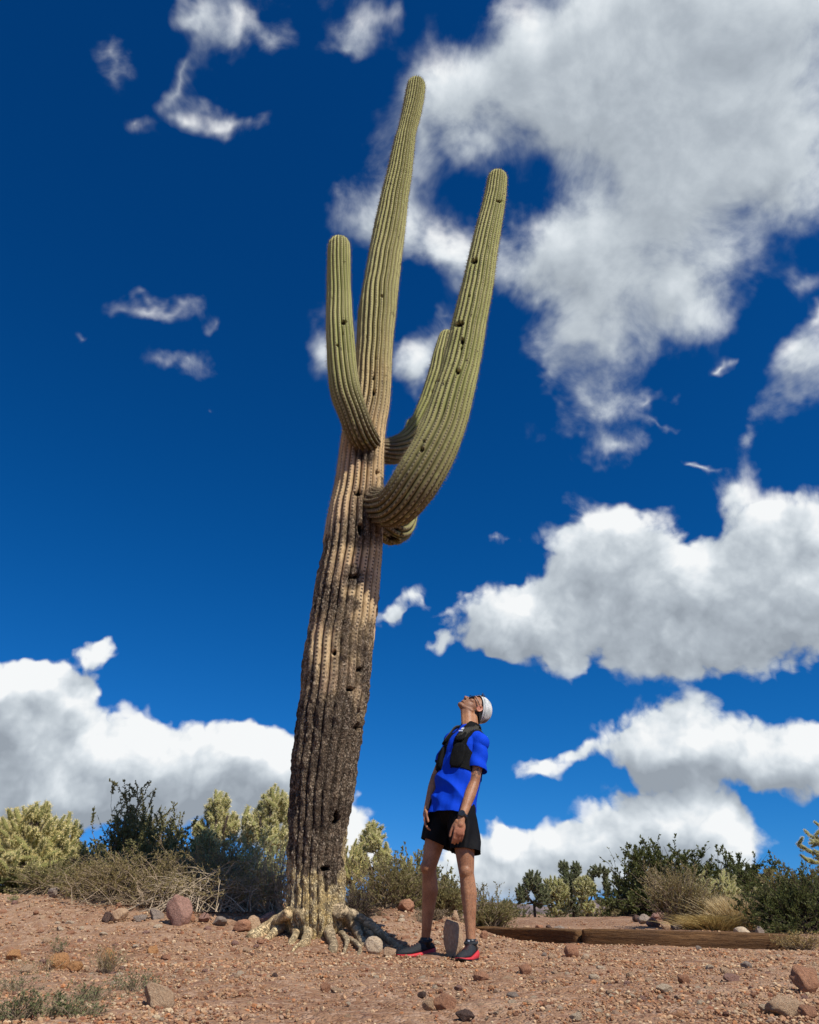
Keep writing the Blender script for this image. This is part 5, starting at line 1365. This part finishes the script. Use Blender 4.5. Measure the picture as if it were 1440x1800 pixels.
shrub('dead_bush', 'thicket of fine grey-brown twigs above the arching dead ones', 'bush', 372, 1600, 1478, 210, 8.2, L_BUR, .017, 12600, W_GREY, 480, 47, 'round', None, .0036, clump=.6, base=.4)
shrub('brittlebush', 'bush with pale green leaves between the dry tangle and the trunk', 'bush', 432, 1605, 1462, 165, 8.3, L_PALE, .030, 11000, W_PALE, 240, 28, 'round', None, .0042, .36)
shrub('dead_bush', 'thin dead twigs leaning against the left side of the trunk', 'bush', 482, 1612, 1470, 70, 7.5, L_PALE, .022, 700, W_PALE, 90, 29, 'upright', None, .0045)
shrub('jojoba_bush', 'grey-green leafy bush behind the dry tangle, under the tall chollas', 'bush', 345, 1592, 1462, 130, 9.2, L_JOJ, .030, 15000, W_GREY, 180, 48, 'round', None, .006, base=.4)
shrub('bursage_bush', 'olive bush squeezed between the fuzzy yellow cholla and the tall leafy bush', 'bush', 138, 1588, 1476, 100, 9.3, L_SAGE, .020, 9000, W_GREY, 200, 49, 'round', None, .005, base=.4)
# ---- between saguaro and man, and behind his legs
cholla('fuzzy cholla standing just right of the saguaro trunk', 652, 1575, 1437, 84, 9.8, 'pale', 170, .125, 31, .40, crown_low=.35, arms=6, dome=[(0, 0, .74, .60, .26, 90), (.5, 0, .55, .42, .2, 40), (-.55, 0, .56, .4, .18, 36)])
cholla('pale cholla half hidden behind the right side of the trunk', 618, 1580, 1470, 62, 9.2, 'yel', 100, .120, 32, .3, crown_low=.2, arms=5)
cholla('low yellowish cholla right of the fuzzy one beside the trunk', 697, 1570, 1490, 70, 9.9, 'pale', 90, .11, 33, .3, crown_low=.3, arms=5)
shrub('jojoba_bush', 'small leafy bush left of the man behind his right hand', 'bush', 725, 1575, 1483, 74, 10.0, L_JOJ, .034, 3800, W_DARK, 90, 34, 'round', None, .006)
shrub('jojoba_bush', 'leafy bush top seen between the legs of the man', 'bush', 772, 1590, 1508, 70, 9.6, L_JOJ, .034, 2600, W_DARK, 70, 35, 'round', None, .006)
shrub('bursage_bush', 'rounded grey-green bush right of the trunk and left of the man', 'bush', 683, 1592, 1502, 150, 8.4, L_SAGE, .017, 18200, W_GREY, 420, 36, 'round', None, .0036)
shrub('dead_bush', 'dark bare twigs spreading from the right foot of the trunk', 'bush', 628, 1612, 1545, 95, 7.4, L_SAGE, .012, 600, W_DARK, 240, 37, 'mess', None, .0036, arch=.1)
shrub('bursage_bush', 'grey-green bush seen between the legs of the man', 'bush', 778, 1606, 1540, 120, 8.6, L_SAGE, .017, 13300, W_GREY, 330, 38, 'round', None, .0036)
shrub('bursage_bush', 'grey-green bush right of the left leg of the man at the end of the timber', 'bush', 860, 1628, 1556, 95, 9.9, L_SAGE, .019, 10500, W_GREY, 260, 39, 'round', None, .004)
shrub('dry_weed', 'low dry weed on the mound between the legs of the man', 'weed', 760, 1628, 1592, 60, 7.6, L_DRY, .014, 900, W_GREY, 90, 40, 'upright', None, .0025)
# ---- right, far
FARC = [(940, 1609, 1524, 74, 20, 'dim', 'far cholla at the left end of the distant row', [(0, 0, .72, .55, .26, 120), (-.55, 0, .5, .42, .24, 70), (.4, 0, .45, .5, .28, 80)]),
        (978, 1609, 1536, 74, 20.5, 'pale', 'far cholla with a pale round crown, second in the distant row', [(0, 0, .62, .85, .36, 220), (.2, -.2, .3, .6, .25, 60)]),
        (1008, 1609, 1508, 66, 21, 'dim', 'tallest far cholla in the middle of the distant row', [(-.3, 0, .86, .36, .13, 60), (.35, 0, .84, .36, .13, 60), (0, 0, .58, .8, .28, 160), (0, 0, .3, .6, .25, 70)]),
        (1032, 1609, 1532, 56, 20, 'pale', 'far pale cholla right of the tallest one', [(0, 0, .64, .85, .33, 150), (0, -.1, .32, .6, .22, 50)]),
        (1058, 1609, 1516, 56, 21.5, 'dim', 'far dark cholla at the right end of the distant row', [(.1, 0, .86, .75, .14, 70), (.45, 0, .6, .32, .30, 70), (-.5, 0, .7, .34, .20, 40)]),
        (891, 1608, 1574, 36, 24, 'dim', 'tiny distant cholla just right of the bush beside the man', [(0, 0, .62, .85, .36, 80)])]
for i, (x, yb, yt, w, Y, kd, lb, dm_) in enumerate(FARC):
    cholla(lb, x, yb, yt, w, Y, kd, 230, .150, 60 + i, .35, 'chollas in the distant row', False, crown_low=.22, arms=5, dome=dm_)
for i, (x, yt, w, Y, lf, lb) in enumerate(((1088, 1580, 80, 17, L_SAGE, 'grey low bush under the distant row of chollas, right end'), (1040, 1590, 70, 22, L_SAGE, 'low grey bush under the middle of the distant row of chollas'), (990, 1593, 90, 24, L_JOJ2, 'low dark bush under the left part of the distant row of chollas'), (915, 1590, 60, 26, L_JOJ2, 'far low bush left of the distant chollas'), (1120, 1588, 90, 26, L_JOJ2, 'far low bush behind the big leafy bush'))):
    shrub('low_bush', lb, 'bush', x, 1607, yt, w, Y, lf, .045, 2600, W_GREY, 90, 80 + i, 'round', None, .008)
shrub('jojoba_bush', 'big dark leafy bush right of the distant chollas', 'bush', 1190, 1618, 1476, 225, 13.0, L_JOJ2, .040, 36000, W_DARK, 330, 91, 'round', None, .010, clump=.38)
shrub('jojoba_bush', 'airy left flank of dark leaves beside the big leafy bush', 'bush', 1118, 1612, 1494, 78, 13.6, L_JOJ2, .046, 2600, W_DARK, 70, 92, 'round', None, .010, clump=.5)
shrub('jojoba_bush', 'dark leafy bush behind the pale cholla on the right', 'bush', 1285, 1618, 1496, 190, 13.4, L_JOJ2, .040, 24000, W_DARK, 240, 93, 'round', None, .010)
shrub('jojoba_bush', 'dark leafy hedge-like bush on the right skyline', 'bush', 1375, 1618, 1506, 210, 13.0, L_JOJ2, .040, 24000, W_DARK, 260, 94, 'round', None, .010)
shrub('jojoba_bush', 'dark shrub with sprays of leaves at the right edge above the timber', 'bush', 1408, 1645, 1524, 175, 8.6, L_JOJ2, .024, 22000, W_DARK, 330, 95, 'round', None, .005, clump=.5)
shrub('desert_broom', 'wispy leafy sprays rising at the right edge', 'bush', 1425, 1640, 1505, 120, 9.6, L_SAGE, .026, 5320, W_GREY, 150, 96, 'upright', None, .005)
cholla('pale spiny cholla in front of the dark bushes on the right', 1272, 1632, 1530, 92, 10.6, 'pale', 120, .125, 97, .40, crown_low=.35, arms=6)
cholla('small pale cholla above the golden grass, right of the larger one', 1352, 1630, 1555, 50, 10.2, 'pale', 60, .11, 98, .3, crown_low=.4, arms=4)
cholla('tall cholla mostly outside the frame, its arm tips showing at the right edge', 1508, 1650, 1400, 150, 9.0, 'pale', 200, .130, 99, .30, crown_low=.25, arms=8)
shrub('desert_broom', 'upright straw-coloured bush with stiff stems behind the timber', 'bush', 1202, 1642, 1520, 108, 9.4, L_BUR, .021, 12000, W_PALE, 420, 101, 'upright', None, .0042, base=.16, clump=.6)
grass_tuft('grass_tuft', 'pale dry bunchgrass leaning left behind the right timber', 'grass', 1300, 1640, 1570, 92, 9.2, L_GRASS, 1700, 102, (-.18, 0))
grass_tuft('grass_tuft', 'low golden-brown grass behind the middle of the right timber', 'grass', 1258, 1648, 1606, 100, 9.0, L_GOLD, 2200, 103, (-.05, 0))
grass_tuft('grass_tuft', 'small pale bunchgrass right of the larger leaning one', 'grass', 1345, 1632, 1572, 50, 9.8, L_GRASS, 700, 106, (-.12, 0))
shrub('dry_weed', 'small dry yellowish weed at the right end of the timber', 'weed', 1412, 1678, 1636, 80, 7.3, L_GOLD, .012, 2200, W_GREY, 170, 104, 'upright', None, .0022)
shrub('low_bush', 'dark low herb beside the rocks under the right-hand shrub', 'bush', 1370, 1650, 1615, 70, 8.3, L_JOJ2, .018, 2600, W_GREY, 110, 105, 'round', None, .003)
# ---- weeds in the left foreground
def weed(label, px, pyb, pyt, wpx, lf, ls, n, ntw, seed, form='upright', wood=W_GREY):
    n = int(n * .6); ls = ls * .85; pyt = pyt + (pyb - pyt) * .12
    g = on_ground(px, pyb); shrub('weed', label, 'weed', px, pyb, pyt, wpx, g.y, lf, ls, n, wood, ntw, seed, form, None, .0014, .4, depth=.9)
weed('small upright green sprig on the gravel slope at the left', 100, 1675, 1634, 40, L_WEED, .014, 330, 26, 120)
weed('wispy dry weed in the middle of the left foreground', 190, 1712, 1650, 84, L_SAGE, .010, 1100, 90, 121)
weed('low green weed just right of the wispy dry one', 236, 1742, 1708, 90, L_WEED, .010, 1000, 80, 122)
weed('spreading green weed above the bottom edge, left of the slanted slab', 150, 1762, 1722, 130, L_WEED, .010, 1500, 110, 123, 'round')
weed('dense green weed near the bottom left, below the spreading one', 115, 1790, 1742, 120, L_WEED, .011, 1800, 120, 124, 'round')
weed('thick green weed in the bottom left corner', 28, 1794, 1745, 130, L_WEED, .011, 2400, 140, 125, 'round')
weed('thin green weed at the left edge above the corner clump', 34, 1745, 1700, 90, L_WEED, .009, 700, 60, 126)
weed('sparse olive weed between the sprig and the orange rocks', 70, 1708, 1672, 90, L_SAGE, .009, 500, 50, 127)
weed('tiny green shoot beside the slanted slab', 262, 1752, 1722, 26, L_WEED, .010, 160, 18, 128)
weed('small yellow tuft on the crest at the far left', 22, 1586, 1572, 16, L_PALE, .016, 300, 40, 129, 'round')
weed('dry twiggy weed in front of the left timber end', 742, 1622, 1596, 46, L_DRY, .012, 400, 50, 130)

# ------------------------------------------------------------------ landscape timbers
m_, B, b = mat('old_timber'); co = obj_co(B)
mp = B.n('ShaderNodeMapping'); mp.inputs['Scale'].default_value = (1.2, 16, 16); B.put(mp.inputs[0], co)
g1 = B.noise(mp.outputs[0], 3.0, 6, .65, 1.0); g2 = B.noise(mp.outputs[0], 9.0, 4, .7); n1 = B.noise(co, 2.5, 3, .6)
c = B.mix(B.sm(g1, .35, .65), (.20, .105, .044), (.095, .050, .024))
c = B.mix(B.m('MULTIPLY', B.sm(g2, .5, .7), .6), c, (.30, .17, .08)); c = B.mix(B.m('MULTIPLY', B.sm(n1, .55, .7), .5), c, (.10, .055, .03))
B.put(b.inputs['Base Color'], c); b.inputs['Roughness'].default_value = .9; b.inputs['Specular IOR Level'].default_value = .12
bump(B, b, B.m('ADD', g1, B.m('MULTIPLY', g2, .4)), 1.0, .02)
M_TIMBER = m_
def timber(a, b_, w, h, label, seed):
    a = np.array(a, float); b_ = np.array(b_, float); d = b_ - a; L = np.linalg.norm(d); d /= L
    n = 60; k = 32
    s = np.linspace(0, L, n); th = np.arange(k) / k * 2 * math.pi + math.pi / k
    # rounded square section
    cx = np.sign(np.cos(th)) * np.abs(np.cos(th)) ** .32 * w / 2; cz = np.sign(np.sin(th)) * np.abs(np.sin(th)) ** .32 * h / 2
    S, _ = np.meshgrid(s, th, indexing='ij'); X = S; Y = np.broadcast_to(cx, S.shape).copy(); Z = np.broadcast_to(cz, S.shape).copy()
    p = np.column_stack((X.ravel() * 1.3, Y.ravel() * 20, Z.ravel() * 20))
    o1 = (fbm(p, 4, seed) - .5).reshape(S.shape) * .030
    crack = -np.abs(fbm(np.column_stack((X.ravel() * .9, Y.ravel() * 34, Z.ravel() * 34)), 2, seed + 4) - .5).reshape(S.shape) * .028
    rr = 1 + (o1 + crack) / (h / 2)
    e = np.minimum(s, L - s); rr = rr * (1 - .10 * np.exp(-e / .02))[:, None]
    Y = Y * rr; Z = Z * rr + (fbm(np.column_stack((s * .8, s * 0)), 2, seed + 9)[:, None] - .5) * .035
    V = np.stack((X, Y, Z), -1).reshape(-1, 3)
    i = np.arange(n - 1)[:, None] * k; j = np.arange(k)[None]; j2 = (j + 1) % k
    Q = np.stack((i + j, i + j2, i + k + j2, i + k + j), -1).reshape(-1, 4)
    V = np.vstack((V, [0.01, 0, 0], [L - .01, 0, 0])); c0 = n * k; T = []
    for q in range(k): T += [(c0, (q + 1) % k, q), (c0 + 1, (n - 1) * k + q, (n - 1) * k + (q + 1) % k)]
    o = link('timber', new_mesh('timber', V, [Q, np.array(T)], [M_TIMBER], True), None, label=label, category='timber', group='old timbers edging the path')
    o.location = a; o.rotation_euler = Vector(d).to_track_quat('X', 'Z').to_euler()
    return o
t1a = P(822, 1642, 9.95); t1b = P(1027, 1654, 8.42); t2a = P(1030, 1655, 8.40); t2b = P(1395, 1671, 7.45)
timber(t1a, t1b, .18, .185, 'weathered brown timber edging the path, nearer the man', 3)
timber(t2a, t2b, .20, .222, 'weathered brown timber edging the path, half sunk in dirt at its right end', 8)

# ------------------------------------------------------------------ individual rocks seen in the photograph
RK = [  # px, py(foot), w, h, colour, label
    (309, 1627, 48, 46, 'purple', 'rounded purplish boulder in front of the dry tangled bush, left of the saguaro'),
    (469, 1634, 38, 28, 'purple', 'purplish faceted rock tight against the left of the saguaro base'),
    (441, 1637, 30, 22, 'tan', 'tan rock between the purplish rock and the dry bush'),
    (424, 1640, 34, 18, 'red', 'low reddish rock just left of the longest root'),
    (356, 1622, 22, 14, 'purple', 'small purplish stone right of the rounded boulder'),
    (333, 1621, 20, 12, 'red', 'small red stone touching the rounded boulder'),
    (383, 1628, 30, 13, 'grey', 'flat grey stone under the arching dry twigs'),
    (272, 1619, 30, 15, 'grey', 'grey stone left of the rounded boulder'),
    (206, 1622, 34, 20, 'tan', 'pale tan rock with a dark side at the edge of the gravel slope'),
    (185, 1622, 18, 16, 'dark', 'dark rock wedged beside the pale tan rock'),
    (244, 1621, 26, 10, 'grey', 'flat pale grey stone half buried beside the dry bush'),
    (90, 1578, 22, 16, 'grey', 'light grey rock below the fuzzy yellow cholla'),
    (115, 1577, 24, 17, 'tan', 'tan rock beside the light grey one below the cholla'),
    (10, 1570, 16, 9, 'orange', 'small orange stone at the left edge of the photo on the crest'),
    (715, 1604, 34, 20, 'red', 'smooth pinkish rock behind the man, left of his legs'),
    (655, 1590, 40, 14, 'red', 'low reddish rock under the grey bush right of the saguaro'),
    (799, 1683, 38, 58, 'tan', 'upright slab of brown rock standing between the shoes'),
    (801, 1622, 15, 18, 'tan', 'small pointed tan rock on the mound between the legs'),
    (852, 1653, 17, 14, 'red', 'reddish stone perched by the end of the timber'),
    (656, 1678, 34, 26, 'cream', 'pale cream stone at the tip of the right-hand roots'),
    (684, 1682, 26, 14, 'tan', 'tan stone between the cream stone and the dark shoe'),
    (272, 1772, 62, 34, 'tan', 'large slanted tan slab casting a dark hollow in the left foreground'),
    (184, 1705, 32, 32, 'orange', 'bright orange rock with a shaded hollow, left foreground'),
    (128, 1709, 30, 16, 'orange', 'flat orange stone right of the small sprig'),
    (96, 1706, 40, 26, 'orange', 'broad orange-brown rock near the left edge'),
    (44, 1712, 34, 14, 'tan', 'low tan stone near the left edge'),
    (20, 1690, 30, 16, 'orange', 'dull orange stone at the left edge below the slope'),
    (1007, 1684, 28, 20, 'red', 'reddish rock in front of the joint of the timbers'),
    (973, 1689, 18, 12, 'tan', 'small tan stone left of the reddish rock by the timbers'),
    (926, 1714, 28, 17, 'red', 'round reddish stone on the path right of the man'),
    (845, 1726, 30, 16, 'red', 'flat red stone on the path below the left shoe'),
    (893, 1727, 26, 10, 'tan', 'flat tan stone on the path beside the flat red one'),
    (1058, 1706, 18, 8, 'cream', 'small cream stone on the path below the timber'),
    (1046, 1725, 20, 12, 'cream', 'rounded cream stone in the middle of the path on the right'),
    (1172, 1746, 34, 13, 'cream', 'pale white stone in the right foreground'),
    (1250, 1743, 26, 8, 'tan', 'thin flat tan stone in the right foreground'),
    (1205, 1731, 22, 14, 'red', 'small red stone above the pale white one'),
    (1290, 1730, 34, 16, 'purple', 'low purplish rock in the right foreground'),
    (1278, 1716, 18, 12, 'tan', 'small tan stone behind the low purplish rock'),
    (1315, 1703, 20, 11, 'grey', 'small grey stone below the right timber'),
    (1428, 1746, 58, 40, 'red', 'big red rock at the right edge of the photo'),
    (1386, 1788, 76, 34, 'tan', 'worn tan bedrock in the lower right corner'),
    (1428, 1792, 40, 20, 'red', 'reddish rock at the lower right corner'),
    (1345, 1779, 18, 12, 'cream', 'small cream stone near the lower right corner'),
    (783, 1778, 42, 26, 'red', 'knobbly reddish rock at the bottom of the photo'),
    (754, 1778, 24, 20, 'tan', 'tan rock beside the knobbly reddish one'),
    (742, 1754, 16, 10, 'dark', 'small dark stone in the foreground below the man'),
    (903, 1756, 26, 9, 'grey', 'flat grey stone in the central foreground'),
    (806, 1744, 16, 10, 'purple', 'small purplish stone in the central foreground'),
    (592, 1746, 26, 8, 'tan', 'flat tan stone below the roots'),
    (571, 1744, 20, 14, 'red', 'round red stone on the bare dirt below the roots'),
    (481, 1721, 14, 9, 'dark', 'tiny dark stone on the dirt left of the roots'),
    (290, 1690, 20, 10, 'red', 'small red stone on the gravel slope'),
    (265, 1679, 22, 12, 'orange', 'small orange stone on the gravel slope'),
    (1015, 1795, 26, 12, 'cream', 'pale stone at the bottom edge of the photo'),
    (818, 1794, 36, 16, 'dark', 'dark rough rock at the bottom edge of the photo'),
    (1110, 1720, 16, 9, 'tan', 'small tan stone on the right part of the path'),
    (1230, 1672, 10, 9, 'grey', 'small grey stone against the foot of the right timber'),
    (958, 1683, 12, 7, 'grey', 'tiny grey stone against the foot of the left timber'),
    # pile behind the right timber
    (1135, 1626, 26, 16, 'grey', 'leftmost grey rock of the pile behind the timber'), (1150, 1630, 28, 15, 'purple', 'front purplish rock of the pile behind the timber'),
    (1160, 1617, 28, 12, 'purple', 'top purplish rock of the pile behind the timber'), (1178, 1624, 20, 17, 'dark', 'dark rock in the middle of the pile behind the timber'),
    (1196, 1634, 26, 14, 'grey', 'rightmost grey rock of the pile behind the timber'), (1172, 1634, 18, 12, 'tan', 'pale tan rock at the foot of the pile behind the timber'),
    (1205, 1622, 16, 10, 'dark', 'small dark rock at the right of the pile behind the timber'), (1120, 1620, 14, 10, 'dark', 'small dark rock at the left of the pile behind the timber'),
    (1308, 1647, 32, 14, 'cream', 'rounded pale rock behind the right end of the timber'), (1338, 1646, 18, 16, 'grey', 'grey rock right of the rounded pale rock'), (1322, 1633, 22, 12, 'purple', 'purplish rock under the dark shrub on the right'),
    (1245, 1618, 28, 14, 'red', 'reddish rock behind the golden grass'), (1353, 1632, 24, 9, 'cream', 'thin pale rock under the dark shrub on the right'),
    (948, 1637, 18, 11, 'red', 'small red rock behind the left timber'), (985, 1638, 22, 9, 'grey', 'flat grey rock behind the left timber'), (966, 1635, 12, 8, 'dark', 'dark stone behind the left timber'), (925, 1633, 14, 5, 'tan', 'flat tan stone behind the left timber'),
]
for r in RK:
    place_rock(r[0], r[1], r[2], r[3], r[4], r[5], name='rock' if r[2] >= 22 else 'stone', category='rock' if r[2] >= 22 else 'stone', tilt=.5 if r[0] in (272,) else 0.0, kind='ball', seed={309: 44, 469: 58, 1428: 17, 272: 91}.get(r[0]))

# loose stones too alike to single out
protos = [rock_mesh('stone', 900 + k, hi=False) for k in range(8)]
pm = []
for me in protos:
    d = {}
    for cname in ('red', 'tan', 'cream', 'purple', 'grey'):
        q = me.copy(); q.materials.append(M_ROCK[cname]); d[cname] = q
    pm.append(d)
rs = np.random.RandomState(77)
ZN = {'left': ('loose %s stone lying on the gravel slope left of the saguaro roots', 'loose stones on the slope left of the saguaro'),
      'fore': ('loose %s stone lying on the dirt in the foreground below saguaro and man', 'loose stones in the foreground'),
      'right': ('loose %s stone lying on the path right of the man', 'loose stones on the path at the right'),
      'mound': ('loose %s stone on the rubbly mound between saguaro and man', 'loose stones on the mound')}
CN = {'red': 'reddish', 'tan': 'tan', 'cream': 'cream', 'purple': 'purplish', 'grey': 'grey'}
avoid = [(r[0], r[1]) for r in RK]
def scatter(zone, n, x0, x1, y0, y1, s0, s1, cols):
    k = 0; tries = 0
    while k < n and tries < n * 20:
        tries += 1
        px, py = rs.uniform(x0, x1), rs.uniform(y0, y1)
        if any(abs(px - a) < 20 and -6 < b_ - py < 26 for a, b_ in avoid): continue
        if 470 < px < 860 and 1600 < py < 1694 and zone != 'mound': continue
        g = on_ground(px, py)
        if py > 1640 and g.y > 9: continue
        w = s0 * (s1 / s0) ** rs.rand() / 2 / ppm(g)
        cn = cols[rs.randint(len(cols))]
        o = link('stone', pm[rs.randint(8)][cn], None, label=ZN[zone][0] % CN[cn], category='stone', group=ZN[zone][1] + ' (%s)' % CN[cn])
        o.scale = (w, w * rs.uniform(.6, .95), w * rs.uniform(.42, .75)); o.rotation_euler = (rs.uniform(-.3, .3), rs.uniform(-.3, .3), rs.uniform(0, 6.28))
        o.location = (g.x, g.y, g.z + o.scale.z * .45); k += 1
scatter('left', 75, 0, 470, 1590, 1720, 9, 17, ['tan', 'red', 'purple', 'cream', 'tan', 'red'])
scatter('fore', 75, 150, 900, 1695, 1798, 9, 16, ['tan', 'red', 'cream', 'red', 'tan'])
scatter('right', 90, 860, 1440, 1682, 1798, 9, 17, ['tan', 'red', 'cream', 'tan', 'purple'])
scatter('mound', 36, 610, 840, 1606, 1672, 8, 15, ['tan', 'red', 'cream', 'red'])
